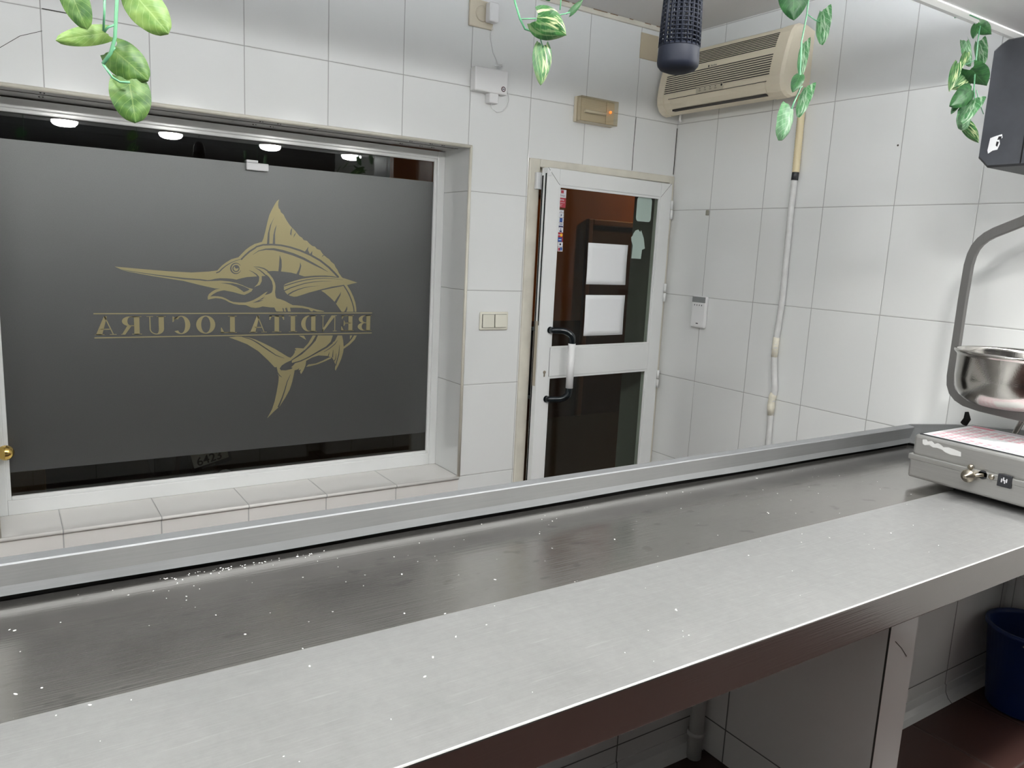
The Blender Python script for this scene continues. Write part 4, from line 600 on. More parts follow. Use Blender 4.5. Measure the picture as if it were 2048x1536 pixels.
MB().box(-1.234, -1.186, -.060, -.017, 2.474, 2.556, .008, 3).build('adapter_body', M_WHITE, ad)
cc = MB(); cc.tube([(-1.196, -.030, 2.475), (-1.193, -.006, 2.44), (-1.190, -.004, 2.41), (-1.176, -.004, 2.36), (-1.155, -.004, 2.33), (-1.144, -.006, 2.305), (-1.148, -.02, 2.287)], .0018, 6)
for k in range(5):
    cc.tube([(-1.15+random.uniform(-.012, .012), -.008-.004*k, 2.292+random.uniform(0, .01)), (-1.135+random.uniform(-.01, .01), -.010, 2.315+random.uniform(-.01, .012)), (-1.160+random.uniform(-.01, .01), -.008, 2.30+random.uniform(0, .012))], .0014, 5)
cc.build('adapter_cable', M_WHITE, ad)
bp_ = fitting('blank_cover_plate', (-.247, 0, 2.548), 'square beige blank cover plate beside the air conditioner', 'cover plate')
MB().box(-.308, -.188, -.006, 0, 2.486, 2.610, .0025).build('plate', mat('beige_cover', (0.50, 0.43, 0.31), 0.5), bp_)
ds = fitting('door_contact_sensor', (-.897, -.02, 1.826), 'small white contact sensor at the top left of the door frame', 'sensor')
MB().box(-.921, -.873, -.034, -.012, 1.787, 1.866, .004).build('sensor_body', mat('pale_sensor_plastic', (0.72, 0.73, 0.74), 0.35), ds)
ms_ = MB(); dbox(ms_, .856, .869, 1.848, 1.872, 0, .006, .001); tag(ms_.build('sensor_magnet', M_WHITE), 'tiny white sensor magnet on the top corner of the door leaf', 'magnet')
ws = fitting('window_sensor', (-2.153, .25, 1.786), 'small white shock sensor stuck at the top edge of the window film', 'sensor')
MB().box(-2.199, -2.108, .238, .2565, 1.769, 1.800, .004).build('sensor_body', M_WHITE, ws)
MB().box(-2.197, -2.150, .246, .2620, 1.801, 1.811, .002).build('sensor_magnet', M_WHITE, ws)

# ------------------------------------------------------------------ right wall: air conditioner, hose, keypad
ac = thing('air_conditioner', (0, -.42, 2.37), 'beige split air conditioner mounted high on the right wall', 'air conditioner')
prof = [(0, 2.520), (-.05, 2.532), (-.10, 2.530), (-.128, 2.517), (-.146, 2.492), (-.160, 2.455), (-.174, 2.405), (-.186, 2.345), (-.190, 2.305), (-.186, 2.270), (-.170, 2.242), (-.148, 2.226), (-.120, 2.220), (-.06, 2.238), (0, 2.252)]
def sw_y(mb, pf, y0, y1): mb.loft([[(x, y0, z) for x, z in pf], [(x, y1, z) for x, z in pf]], True, True, False)
ab = MB(); sw_y(ab, prof, -.735, -.075); abo = ab.build('casing', M_ACB, ac)
cx, cz = -.06, 2.38
big = [(0 if x == 0 else cx+(x-cx)*1.025, cz+(z-cz)*1.018) for x, z in prof]
for y0, y1 in ((-.805, -.735), (-.075, -.022)):
    e = MB(); inner = [(x*.93, cz+(z-cz)*.95) for x, z in big]
    ys = [y0, y0+.010, y1] if y0 < -.5 else [y0, y1-.010, y1]
    rr_ = [inner, big, big] if y0 < -.5 else [big, big, inner]
    e.loft([[(x, y, z) for x, z in p] for p, y in zip(rr_, ys)], True, True, False); e.build('end_cap', M_ACB, ac)
def on_prof(z):
    for (xa, za), (xb, zb) in zip(prof[3:], prof[4:]):
        if zb <= z <= za: return xa+(xb-xa)*(za-z)/(za-zb)
gl = MB()
for z in [2.497-.0085*k for k in range(8)]+[2.402-.0105*k for k in range(9)]:
    x = on_prof(z); gl.box(x-.0022, x+.006, -.735, -.078, z-.0020, z+.0020)
gl.build('louvre_slots', M_GROOVE, ac)
fl = MB(); fl.loft([[(on_prof(2.285)-.003, y, 2.285), (on_prof(2.262)-.0035, y, 2.262), (-.172, y, 2.241), (-.166, y, 2.246), (on_prof(2.262)+.006, y, 2.262), (on_prof(2.285)+.006, y, 2.285)] for y in (-.715, -.125)], True, True, False); fl.build('air_flap', M_ACB, ac)
fs = MB(); fs.box(-.174, -.150, -.712, -.130, 2.230, 2.2385); fs.tube([(on_prof(2.288)-.001, -.72, 2.288), (on_prof(2.288)-.001, -.11, 2.288)], .0014, 5)
fs.build('outlet_slot', M_GROOVE, ac)
MB().box(on_prof(2.305)-.0018, on_prof(2.305)+.006, -.47, -.30, 2.290, 2.318, .001).build('indicator_panel', mat('panel_beige', (0.52, 0.47, 0.36), 0.35), ac)
MB().sphere((on_prof(2.312)-.0015, -.462, 2.310), .0055, 10).build('receiver_lens', M_BLACKM, bpy.data.objects['indicator_panel'])
lg = MB()
for k in range(4):
    y = -.325-.033*k; lg.box(on_prof(2.311)-.0026, on_prof(2.311), y-.003, y+.003, 2.308, 2.312); lg.box(on_prof(2.30)-.0026, on_prof(2.30), y-.008, y+.006, 2.2995, 2.3015)
lg.build('indicator_print', M_GROOVE, bpy.data.objects['indicator_panel'])
lx = MB(); tz = 2.4075; tx = on_prof(tz+.006)-.0015; nu = Vector((.016, 0, .05)).normalized()
text_mesh(lx, 'fnorline', (tx, -.362, tz+.002), (0, -1, 0), nu, .009, bold=.02, shear=.2); lx.box(tx-.0006, tx+.0006, -.357, -.350, tz, tz+.010)
lx.build('maker_lettering', M_BLACKM, ac)
MB().tube([(-.085, -.10, 2.232), (-.085, -.098, 2.205), (-.07, -.095, 2.195)], .006, 8).build('drain_spout', M_WHITE, ac)
hose = thing('drain_hose', (-.02, -.80, 1.4), 'taped drain hose running down the right wall from the air conditioner', 'hose')
def rib_tube(pts, r, step, amp):
    P = [Vector(p) for p in pts]; out = []; rs = []; k = 0
    for a, b in zip(P, P[1:]):
        n = max(2, int((b-a).length/step))
        for i in range(n): out.append(a.lerp(b, i/n)); rs.append(r+(amp if k % 2 else 0)); k += 1
    out.append(P[-1]); rs.append(r); return out, rs
p1, r1 = rib_tube([(-.040, -.775, 2.238), (-.026, -.787, 2.225), (-.020, -.794, 2.19), (-.020, -.797, 1.99), (-.020, -.798, 1.905)], .0150, .006, .0022)
MB().tube(p1, r1, 14).build('upper_hose', M_HOSEY, hose)
MB().tube([(-.020, -.798, 1.912), (-.020, -.796, 1.872)], .0158, 14).build('black_tape', M_BLACKM, hose)
lowp = [(-.020, -.796, 1.875), (-.020, -.794, 1.75), (-.020, -.796, 1.60), (-.020, -.799, 1.40), (-.020, -.799, 1.30), (-.020, -.790, 1.14), (-.020, -.790, 1.06), (-.020, -.800, .97), (-.020, -.814, .90), (-.020, -.802, .84), (-.020, -.806, .75), (-.020, -.809, .60), (-.020, -.810, .02)]
p2, r2_ = rib_tube(lowp, .0135, .008, .0008)
MB().tube(p2, r2_, 14).build('lower_hose', M_HOSE, hose)
MB().tube([(-.020, -.790, 1.150), (-.019, -.789, 1.10), (-.020, -.790, 1.055)], [.0148, .0155, .0148], 12).build('tape_wrap', M_TAPE, hose)
MB().tube([(-.020, -.808, .885), (-.021, -.805, .865), (-.020, -.801, .845), (-.021, -.802, .82), (-.020, -.804, .775)], [.0150, .0185, .0160, .0190, .0150], 9).build('tape_wrap', M_TAPE, hose)
kp = thing('alarm_keypad', (0, -.285, 1.22), 'white alarm keypad with a grey top band on the right wall', 'keypad')
MB().box(-.024, 0, -.333, -.236, 1.140, 1.305, .008, 3).build('keypad_body', M_WHITE, kp)
MB().box(-.0252, -.022, -.330, -.239, 1.272, 1.302, .0015).build('grey_band', mat('grey_band', (0.22, 0.23, 0.23), 0.35), kp)
for k in range(4): MB().box(-.0248, -.0235, -.258-.0165*k-.002, -.258-.0165*k+.002, 1.255, 1.262).build('mode_icon', M_BLACKM, kp)
MB().box(-.0248, -.0235, -.292, -.277, 1.160, 1.165).build('maker_bar', M_BLACKM, kp)
MB().box(-.010, 0, -.281, -.262, 1.721, 1.748, .003).build('adhesive_hook', mat('worn_adhesive_hook', (0.30, 0.29, 0.24), 0.4), None)
tag(bpy.data.objects['adhesive_hook'], 'small grey adhesive hook on the right wall above the keypad', 'hook')

# ------------------------------------------------------------------ counter
ct = thing('serving_counter', (-2.27, -1.88, 0), 'long tiled serving counter with a stainless steel top and raised back edge', 'counter')
X0 = -4.58
SEAM = -1.921; ZC = .793
MB().box(X0, -.001, -2.285, SEAM+.02, .706, ZC, .004, 3).build('front_steel_sheet', [M_STEEL_F], ct)
bpy.data.objects['front_steel_sheet'].data.materials.append(M_STEEL_L); bpy.data.objects['front_steel_sheet'].data.materials.append(M_EDGE)
for p in bpy.data.objects['front_steel_sheet'].data.polygons:
    if p.normal.y < -.93 or p.normal.z < -.5: p.material_index = 1
    elif p.normal.y < -.25: p.material_index = 2
MB().box(X0, -.001, SEAM, -1.470, ZC-.002, ZC+.0006).box(X0, -.001, SEAM+.021, -1.470, .706, ZC-.002).build('rear_steel_sheet', M_STEEL_R, ct)
pf = [(-1.476, .876), (-1.503, .873), (-1.506, .870), (-1.493, .824), (-1.4995, .8065), (-1.4965, .8055), (-1.4885, .824), (-1.500, .868), (-1.476, .871)]
def wav(x): return .0015*math.sin(x*3.1)+.001*math.sin(x*7.7)
xs = [X0+(-.03-X0)*k/60 for k in range(61)]
up = MB(); up.loft([[(x, y+(wav(x) if z < .83 else 0), z+(.6*wav(x) if z < .815 else 0)) for y, z in pf] for x in xs], True, True, False); up.build('upstand', M_STEEL_U, ct)
MB().box(X0, -.03, -1.486, -1.472, ZC-.001, .868).build('gap_and_rubber_black', M_RUB, ct)  # black strip stands in for the shade in the gap under the upstand
# splash plate rising along the right wall
spl = [(-1.476, .876), (-1.651, .912), (-1.887, .944), (-2.20, .985), (-2.285, .995)]
s1 = MB(); s1.loft([[(-.004, y, ZC), (-.034, y, ZC+.012), (-.026, y, z-.012), (-.026, y, z), (-.004, y, z)] for y, z in spl], True, True, False); s1.build('side_splash', M_STEEL_U, ct)
MB().box(-1.335, -1.205, -2.215, -1.60, 0, .7055, .002, 1).build('pier', M_PIERT, ct)
MB().box(X0, -1.335, -1.665, -1.48, 0, .7055).build('knee_wall', M_KNEET, ct)
MB().box(-1.205, -.001, -1.918, -1.48, 0, .7055).build('knee_wall', M_KNEET, ct)
cvp = [(-1.950, .0), (-1.935, .012), (-1.925, .030), (-1.922, .058), (-1.918, .058), (-1.918, 0)]
k1 = MB(); k1.loft([[(x, y, z) for y, z in cvp] for x in (-1.205, -.001)], True, True, False); k1.build('cove_tile', M_KNEET, ct)
k2 = MB(); k2.loft([[(x, y+.253, z) for y, z in cvp] for x in (X0, -1.336)], True, True, False); k2.build('cove_tile', M_KNEET, ct)
dpm = MB(); dpm.tube([(-1.388, -1.705, 0), (-1.388, -1.705, .705)], .022, 16); dpm.tube([(-1.388, -1.705, .075), (-1.388, -1.705, .090)], .0265, 16)
tag(dpm.build('waste_pipe', mat('grey_pipe', (0.55, 0.55, 0.53), 0.4)), 'vertical white waste pipe in the corner beside the counter pier', 'pipe')
ck = MB(); ck.tube([(-1.302, -2.2155, .60), (-1.27, -2.2155, .575), (-1.24, -2.2155, .545)], .0008, 5); ck.tube([(-1.3345, -2.2155, .70), (-1.333, -2.2155, .3), (-1.3345, -2.2155, 0)], .0025, 5)  # diagonal stroke draws a shadow boundary; upright stroke is the chipped edge
ck.build('chip_and_shadow_line', M_GROOVE, bpy.data.objects['pier'])
bpy.data.objects['chip_and_shadow_line'].parent = bpy.data.objects['pier']
# scraps of salt and crumbs
rs = random.Random(3); sal = MB()
def grain(x, y, r, z=ZC):
    b = bmesh.new(); bmesh.ops.create_icosphere(b, subdivisions=1, radius=1)
    ang = rs.uniform(0, PI); sxx, syy, szz = r*rs.uniform(.8, 1.9), r*rs.uniform(.6, 1.0), r*.5
    for v in b.verts:
        q = Vector((v.co.x*sxx*rs.uniform(.8, 1.2), v.co.y*syy, v.co.z*szz)); v.co = Vector((x+q.x*math.cos(ang)-q.y*math.sin(ang), y+q.x*math.sin(ang)+q.y*math.cos(ang), z+szz*.6+q.z))
    sal.merge(b)
for k in range(150):
    x = rs.uniform(-3.3, -.7); y = rs.uniform(-2.25, -1.52) if rs.random() < .55 else -1.515-abs(rs.gauss(0, .12)); grain(x, max(y, -2.26), rs.choice([.0009, .0012, .0012, .0016, .0022]))
for x, y, r in SALT: grain(x, y, r)
for k in range(60): grain(rs.gauss(-2.72, .10), -1.512-abs(rs.gauss(0, .010)), rs.uniform(.0008, .002))
tag(sal.build('salt_grains', mat('coarse_salt', (0.86, 0.86, 0.84), 0.6)), 'scattered white salt grains on the steel counter', 'salt', None, 'stuff')

# ------------------------------------------------------------------ scale on the counter
sc = thing('hanging_scale', (-.40, -2.0, ZC), 'stainless steel hanging scale with keypad base, stirrup and round pan', 'scale')
bx0, bx1, by0, by1 = -.590, -.205, -2.240, -1.803
sb = MB(); sb.box(bx0, bx1, by0, by1, .818, .884, .009, 3); sb.build('base_tray', M_STEEL_S, sc)
MB().box(bx0-.003, bx1+.003, by0-.003, by1+.003, .878, .897, .003, 2).build('base_band', M_STEEL_S, sc)
MB().box(bx0+.005, bx1-.003, by0+.004, by1-.004, .893, .963, .010, 3).build('base_lid', M_STEEL_S, sc)
for x in (bx0+.11, bx1-.05):
    for y in (by0+.05, by1-.12): MB().lathe((x, y, ZC), [(.016, 0), (.018, .006), (.010, .012), (.010, .026)], 'z', 16).build('foot', M_BLACKM, sc)
kbd = MB().box(-.574, -.232, -2.215, -1.818, .9625, .9655, .001).build('keypad_bezel', M_BLACKM, sc)
M_PINK = mat('pink_key_print', (0.70, 0.36, 0.42), 0.4); M_PALEK = mat('pale_key_print', (0.72, 0.76, 0.77), 0.4)
M_LILAC = mat('lilac_print', (0.62, 0.56, 0.62), 0.4); M_BADGE = mat('badge_pink', (0.66, 0.16, 0.24), 0.4)
km_ = MB(); km_.box(-.566, -.245, -2.205, -1.826, .9652, .9662)
marks = [(0, len(km_.bm.faces))]
def pr_(mi, *b): n0 = len(km_.bm.faces); km_.box(*b); marks.append((mi, len(km_.bm.faces)-n0))
for i in range(10):
    for j in range(14):
        x = -.556+i*.0262; y = -1.842-j*.0262; pale = 2 <= i <= 5 and 4 <= j <= 9
        pr_(2 if pale else 1, x, x+.0165, y-.0175, y, .9660, .9665)
        if not pale: pr_(2, x+.002, x+.0145, y-.0050, y-.002, .9663, .96665)
pr_(3, -.283, -.252, -2.205, -1.832, .9660, .9665); pr_(4, -.281, -.254, -1.905, -1.836, .9663, .9668)
km_.bm.faces.ensure_lookup_table(); k0 = 0
for mi, n in marks:
    for f in list(km_.bm.faces)[k0:k0+n]: f.material_index = mi
    k0 += n
mem = km_.build('keypad_membrane', [mat('white_membrane', (0.82, 0.82, 0.83), 0.3), M_PINK, M_PALEK, M_LILAC, M_BADGE], sc)
xf = bx0
lv = MB(); lv.lathe((xf-.042, -2.004, .876), [(.004, -.004), (.006, 0), (.008, .002), (.008, .008), (.0185, .012), (.0205, .018), (.0165, .026), (.011, .030), (.009, .044)], 'x', 24)
lv.build('levelling_knob', M_NICKEL, sc)
MB().lathe((xf+.001, -2.036, .886), [(.0135, 0), (.0135, -.004)], 'x', 20).build('bolt_hole', M_BLACKM, sc)
lev = MB(); lev.tube([(xf-.004, -2.040, .886), (xf-.013, -2.026, .884), (xf-.020, -2.010, .880)], .006, 10); lev.build('knob_arm', M_NICKEL, sc)
for y, z in ((-1.998, .900), (-2.062, .886)): MB().lathe((xf+.001, y, z), [(.009, 0), (.009, -.004), (.006, -.009), (.003, -.009)], 'x', 16).build('screw', M_NICKEL, sc)
MB().box(xf-.006, xf+.001, -2.120, -2.080, .865, .903, .002).build('power_switch', M_BLACKM, sc)
ss = MB()
for y, z in ((-2.092, .884), (-2.097, .889), (-2.101, .882), (-2.106, .886)): ss.box(xf-.0072, xf-.0055, y-.002, y+.001, z-.005, z+.006)
ss.build('switch_print', C_GREY, sc)
def tornlabel(x, pts, name, parent, m):
    mb = MB(); mb.poly([(x, y, z) for y, z in pts], (-.0005, 0, 0)); return mb.build(name, m, parent)
tornlabel(bx0+.005, [(-1.836, .950), (-1.848, .953), (-1.853, .947), (-1.866, .952), (-1.876, .944), (-1.886, .950), (-1.898, .945), (-1.905, .940), (-1.920, .944), (-1.960, .938), (-1.962, .924), (-1.930, .922), (-1.912, .926), (-1.902, .932), (-1.885, .934), (-1.872, .932), (-1.860, .938), (-1.846, .933), (-1.838, .936)], 'label_remnant', sc, mat('torn_label', (0.56, 0.56, 0.55), 0.6))
MB().tube([(-.205, -1.775, .958), (-.190, -1.777, .975), (-.190, -1.772, 1.000)], [.012, .012, .006], 10).build('rubber_cap', M_RUB, sc)
po = MB(); po.tube([(-.13, -1.862, ZC), (-.13, -1.915, .951), (-.13, -2.02, 1.25), (-.13, -2.05, 1.36), (-.13, -2.055, 1.50), (-.13, -2.055, 1.86)], .0095, 12); po.build('support_post', M_STEEL_P, sc)
# stirrup and pan
SP = Vector((-.32, -1.966, 0)); SD = Vector((-.22, -.975, 0)).normalized(); SN = Vector((.975, -.22, 0)).normalized()
half = [(0.0, 1.694), (-.054, 1.667), (-.149, 1.631), (-.176, 1.617), (-.197, 1.600), (-.212, 1.580), (-.222, 1.555), (-.228, 1.520), (-.231, 1.40), (-.231, 1.187), (-.231, 1.128), (-.227, 1.100), (-.215, 1.077), (-.195, 1.062), (-.165, 1.051), (-.106, 1.045), (0, 1.044)]
loop = half+[(-s, z) for s, z in half[-2:0:-1]]
st_ = MB(); st_.ribbon([SP+SD*s+UZ*z for s, z in loop]+[SP+SD*loop[0][0]+UZ*loop[0][1]], SN, .034, .014); st_.build('stirrup', M_STIR, sc)
hk = MB(); hk.tube([SP+UZ*1.69, SP+UZ*1.78], .010, 12); hk.lathe(SP+UZ*1.775, [(.016, 0), (.020, .02), (.020, .06)], 'z', 20); hk.build('suspension_hook', M_STIR, sc)
pan_prof = [(.0, 1.064), (.095, 1.064), (.130, 1.074), (.155, 1.094), (.168, 1.120), (.173, 1.155), (.174, 1.226), (.178, 1.2315), (.1825, 1.236), (.1845, 1.241), (.182, 1.2455), (.177, 1.2450), (.1725, 1.240), (.1700, 1.230), (.1690, 1.155), (.164, 1.122), (.152, 1.098), (.128, 1.079), (.095, 1.069), (.0, 1.069)]
pn = MB(); pn.lathe(SP, pan_prof, 'z', 64); pno = pn.build('pan', M_STEEL_P, sc)
# display head
hx0, hx1, hy0, hy1, hz0, hz1 = -.555, -.10, -2.235, -1.862, 1.812, 2.180
def chamf(x, y, cyy, czz):   # octagonal outline in the y,z plane
    return [(x, hy1, hz0+czz), (x, hy1, hz1-czz*.9), (x, hy1-cyy*.6, hz1-czz*.35), (x, hy1-cyy*1.2, hz1), (x, hy0+cyy, hz1), (x, hy0, hz1-czz), (x, hy0, hz0+czz), (x, hy0+cyy, hz0), (x, hy1-cyy, hz0)]
hdm = MB(); A_ = chamf(hx0, 0, .030, .030); B_ = chamf(hx1, 0, .030, .030)
Ai = [(hx0-.000, (y-(hy0+hy1)/2)*.97+(hy0+hy1)/2, (z-(hz0+hz1)/2)*.97+(hz0+hz1)/2) for _, y, z in A_]
hdm.loft([Ai, [(hx0+.010, y, z) for _, y, z in A_], [(hx1-.01, y, z) for _, y, z in B_], [(hx1, p[1], p[2]) for p in Ai]], True, True, False)
head = hdm.build('display_head', M_HEAD, sc)
MB().box(hx0-.0012, hx0+.002, -1.990, -1.9865, hz0+.006, hz1-.006).build('housing_seam', M_RUB, head)
tornlabel(hx0, [(-1.893, 1.897), (-1.905, 1.901), (-1.925, 1.906), (-1.928, 1.896), (-1.920, 1.890), (-1.923, 1.878), (-1.918, 1.862), (-1.905, 1.860), (-1.893, 1.852), (-1.890, 1.862)], 'label_remnant', head, C_PALE)
tornlabel(hx0-.0005, [(-1.917, 1.900), (-1.926, 1.900), (-1.924, 1.891), (-1.914, 1.890)], 'label_print', head, C_BLK)
tornlabel(hx0-.0005, [(-1.913, 1.886), (-1.920, 1.884), (-1.917, 1.870), (-1.912, 1.874)], 'label_print', head, C_BLK)
tornlabel(hx0, [(-1.9955, 1.892), (-2.060, 1.898), (-2.060, 1.864), (-1.9955, 1.860)], 'label_remnant', head, C_PALE)
for z in (1.885, 1.874): tornlabel(hx0-.0005, [(-2.004, z), (-2.05, z+.004), (-2.05, z-.004), (-2.004, z-.007)], 'label_print', head, C_BLK)

# ------------------------------------------------------------------ canopy with downlights
CY0, CY1, CZ = -2.60, -1.885, 2.200
cp = MB().box(-4.59, -.001, CY0, CY1, CZ, 2.40).box(-4.59, -.001, CY1-.012, CY1, 2.39, 2.4277)  # raised front lip is added to keep the fill strip out of reflections
cpo = struct(cp.build('canopy', M_CANOPY), 'white boxed canopy over the counter', 'canopy')
tr = MB(); tr.loft([[(x, CY1+.012, CZ-.004), (x, CY1+.012, CZ+.03), (x, CY1, CZ+.03), (x, CY1, CZ), (x, CY1-.030, CZ), (x, CY1-.030, CZ-.004), (x, CY1-.012, CZ-.010)] for x in (-4.59, -.001)], True, True, False); tr.build('canopy_trim', M_ALU, cpo)
def LY(x): return -2.40-.05*(x+2.68)
for i, x in enumerate((-4.01, -3.34, -2.67, -2.015, -1.305, -.64, -.10)):
    lm = thing('ceiling_light', (x, LY(x), CZ), 'round white downlight in the row under the canopy', 'light', 'downlights under the canopy')
    MB().lathe((x, LY(x), CZ), [(.090, 0), (.090, -.005), (.080, -.012), (.078, -.010)], 'z', 32).build('housing', M_WHITE, lm)
    MB().lathe((x, LY(x), CZ-.010), [(.078, 0), (.0765, -.012), (.071, -.022), (.060, -.030), (.042, -.0355), (.020, -.038), (.0, -.0385)], 'z', 32).build('diffuser', M_LED, lm)

cl = thing('added_fill_strip', (-2.3, -1.95, 2.40), 'added cool white fill strip, unseen on top of the canopy behind its lip', 'light')  # unseen light added to lift the upper walls and ceiling
MB().box(-4.5, -.10, -1.965, -1.935, 2.4005, 2.412, .003).build('housing', M_WHITE, cl)
MB().box(-4.48, -.12, -1.962, -1.938, 2.412, 2.432, .002).build('diffuser', emit_mat('cool_fill_strip', (0.90, 0.95, 1.0), FILL_STRENGTH), cl)

# ------------------------------------------------------------------ hanging leaf garlands
KIND = dict(d=L_DARK, l=L_LIGHT, y=L_YEL, v=L_VAR, s=L_SIL)
CAMP = cam.matrix_world.translation
def leaf(base, tip, wdt, m, parent, rng, edge=False, blunt=False):
    base, tip = Vector(base), Vector(tip); d = tip-base; Ln = d.length; d.normalize()
    view = (CAMP-(base+tip)/2).normalized(); n = (view-d*view.dot(d)).normalized(); s = d.cross(n)
    ang = rng.uniform(-.35, .35); wd = wdt
    if edge: ang = rng.choice([-1, 1])*rng.uniform(.75, .95); wd = wdt/math.cos(ang)
    s2 = s*math.cos(ang)+n*math.sin(ang); n2 = n*math.cos(ang)-s*math.sin(ang)
    nu, nv = 14, 10; P = []; UV = []
    for i in range(nu+1):
        t = i/nu; row = []
        hw = wd/2*((math.sin(PI*min(1, (t*.93+.07)**.72))**.75) if not blunt else math.sin(PI*min(1, (t*.90+.10)**.80))**.52) if t < 1 else 0.0
        for j in range(nv+1):
            q = j/nv*2-1
            along = Ln*t-Ln*.16*abs(q)**1.6*(1-t)**2.2+Ln*.02*math.sin(q*9)*(1-t)
            lift = -.16*wd*q*q*(1 if not edge else 1.5)-.12*Ln*(t-.35)**2+.012*wd*math.sin(t*17+abs(q)*4)
            row.append(base+d*along+s2*(hw*q)+n2*(lift+.10*wd*abs(q)**.5*.6))
        P.append(row)
    mb = MB(); vs = mb.grid(P); lay = mb.bm.loops.layers.uv.new('leaf'); idx = {}
    for i, r in enumerate(vs):
        for j, v in enumerate(r): idx[v] = (j/nv, i/nu)
    for f in mb.bm.faces:
        for lp_ in f.loops: lp_[lay].uv = idx[lp_.vert]
    mb.build('leaf', m, parent, fix=False)
LAB = dict(a='artificial leaf garland with broad yellow-green leaves hanging before the window', b='artificial leaf garland hanging beside the wall socket, one leaf variegated white and yellow', c='artificial leaf garland hanging in front of the air conditioner', d='dense dark green artificial leaf garland hanging beside the scale display head')
for key, (leaves, stems) in PLANTS.items():
    rng = random.Random(ord(key)); top = stems[0][0]
    rt = thing('leaf_garland', (top[0], -1.88, 2.20), LAB[key], 'artificial plant', 'leaf garlands under the canopy')
    g1 = MB()
    for k, s in enumerate(stems):
        pts = [Vector(p) for p in s]
        if k == 0: pts = [Vector((top[0]+.01, -1.87, 2.196)), Vector((top[0]+.015, -1.90, 2.10 if top[2] < 2.05 else top[2]+.03))]+pts
        r = .0019 if k == 0 else .0012
        g1.tube(pts, r if key != 'a' else r*1.25, 7)
    g1.build('stem', M_STEM, rt)
    for b, t, wd, kd in leaves: leaf(b, t, wd, KIND[kd], rt, rng, kd == 's', key == 'a' or kd == 's')
    z = top[2]+.09          # the rest of the garland up to the canopy edge
    while z < 2.12:
        a_ = rng.uniform(0, 6.28); b = Vector((top[0]+.012, -1.93, z)); leaf(b, b+Vector((math.cos(a_)*.05, math.sin(a_)*.03, -.05)), .055, KIND[rng.choice('dlv')], rt, rng); z += .075
# insect lantern
zx, zy, zb = -1.925, -1.95, 1.858
zp = thing('insect_lantern', (zx, zy, zb), 'dark navy insect trap lantern hanging in front of the air conditioner', 'insect trap')
MB().lathe((zx, zy, zb), [(.0, 0), (.020, .0), (.034, .005), (.040, .012), (.0415, .018), (.0405, .045), (.039, .052), (.0, .052)], 'z', 28).build('base_cup', M_ZAP, zp)
cg = MB(); H0, H1 = zb+.048, zb+.178
def zr(z): return .0405-.0055*((z-H0)/(H1-H0))**1.5
for k in range(17):
    z = H0+(H1-H0)*k/16; cg.lathe((zx, zy, z), [(zr(z)-.0018, -.0014), (zr(z), -.0014), (zr(z), .0014), (zr(z)-.0018, .0014), (zr(z)-.0018, -.0014)], 'z', 28, cap=False)
for k in range(22):
    a_ = 2*PI*k/22; cg.tube([(zx+math.cos(a_)*zr(z)*.985, zy+math.sin(a_)*zr(z)*.985, z) for z in (H0, (H0+H1)/2, H1)], .0017 if k % 11 else .0034, 6)
cg.build('outer_cage', M_ZAP, zp)
ig = MB()
for k in range(12):
    a_ = 2*PI*k/12; ig.tube([(zx+math.cos(a_)*.021, zy+math.sin(a_)*.021, H0), (zx+math.cos(a_)*.021, zy+math.sin(a_)*.021, H1)], .0012, 5)
ig.build('inner_grid', M_ZGLOW, zp)
MB().tube([(zx, zy, H0-.01), (zx, zy, H1+.01)], .0105, 14).build('lamp_tube', M_ZAP, zp)
MB().lathe((zx, zy, H1-.002), [(.0, 0), (.036, 0), (.0365, .012), (.034, .035), (.028, .055), (.018, .066), (.006, .070), (.0, .070)], 'z', 28).build('top_cap', M_ZAP, zp)
MB().tube([(zx, zy, H1+.066), (zx, zy, CZ-.012)], .0015, 6).build('hanging_cord', M_BLACKM, zp)

# ------------------------------------------------------------------ bucket
bk_ = thing('bucket', (-.165, -2.11, 0), 'dark blue plastic bucket on the floor under the counter', 'bucket')
bc = (-.155, -2.085, 0.002)
MB().lathe(bc, [(.0, 0), (.108, 0), (.112, .006), (.140, .285), (.1475, .287), (.1475, .300), (.137, .300), (.135, .285), (.107, .010), (.0, .010)], 'z', 48).build('bucket_body', M_BUCKET, bk_)
MB().tube([(bc[0]+.0, bc[1]-.150*math.cos(a_)*1.0, .285-.09*math.sin(a_)) if False else (bc[0]-.152*math.cos(a_), bc[1]-.03-.16*math.sin(a_)*.75, .282-.06*math.sin(a_)) for a_ in [PI*k/12 for k in range(13)]], .0025, 6).build('bucket_handle', M_NICKEL, bk_)

# ------------------------------------------------------------------ street outside
struct(MB().box(-9, 7, TH, 6, -.25, -.15).build('floor_street', M_ASPH), 'dark street paving outside the shop', 'street')
MB_d = MB().box(-9, -.35, 2.92, 3.3, -.15, 5.0)
struct(MB_d.build('wall_neighbour', mat('dark_slate_render', (0.035, 0.037, 0.042), 0.8)), 'dark grey house wall across the street left of the terracotta one', 'wall')
fa = MB().box(-.35, 7, 3.0, 3.3, -.15, 5.0)
fac = struct(fa.build('wall_street', M_TERRA), 'terracotta rendered house wall across the street', 'wall')
dk = MB(); dk.box(-.35, 1.80, 2.985, 3.0, -.15, .83); dk.box(.9, 1.35, 2.97, 3.0, 2.02, 2.10); dk.build('dark_plinth', M_DKBRN, fac)
hd_ = MB(); hd_.box(1.80, 1.86, 2.95, 3.0, -.15, 1.84, .01).box(2.50, 2.56, 2.95, 3.0, -.15, 1.84, .01).box(1.86, 2.50, 2.95, 3.0, 1.78, 1.84, .01); hd_.build('house_door_frame', mat('brown_wood', (0.17, 0.065, 0.03), 0.5), fac)
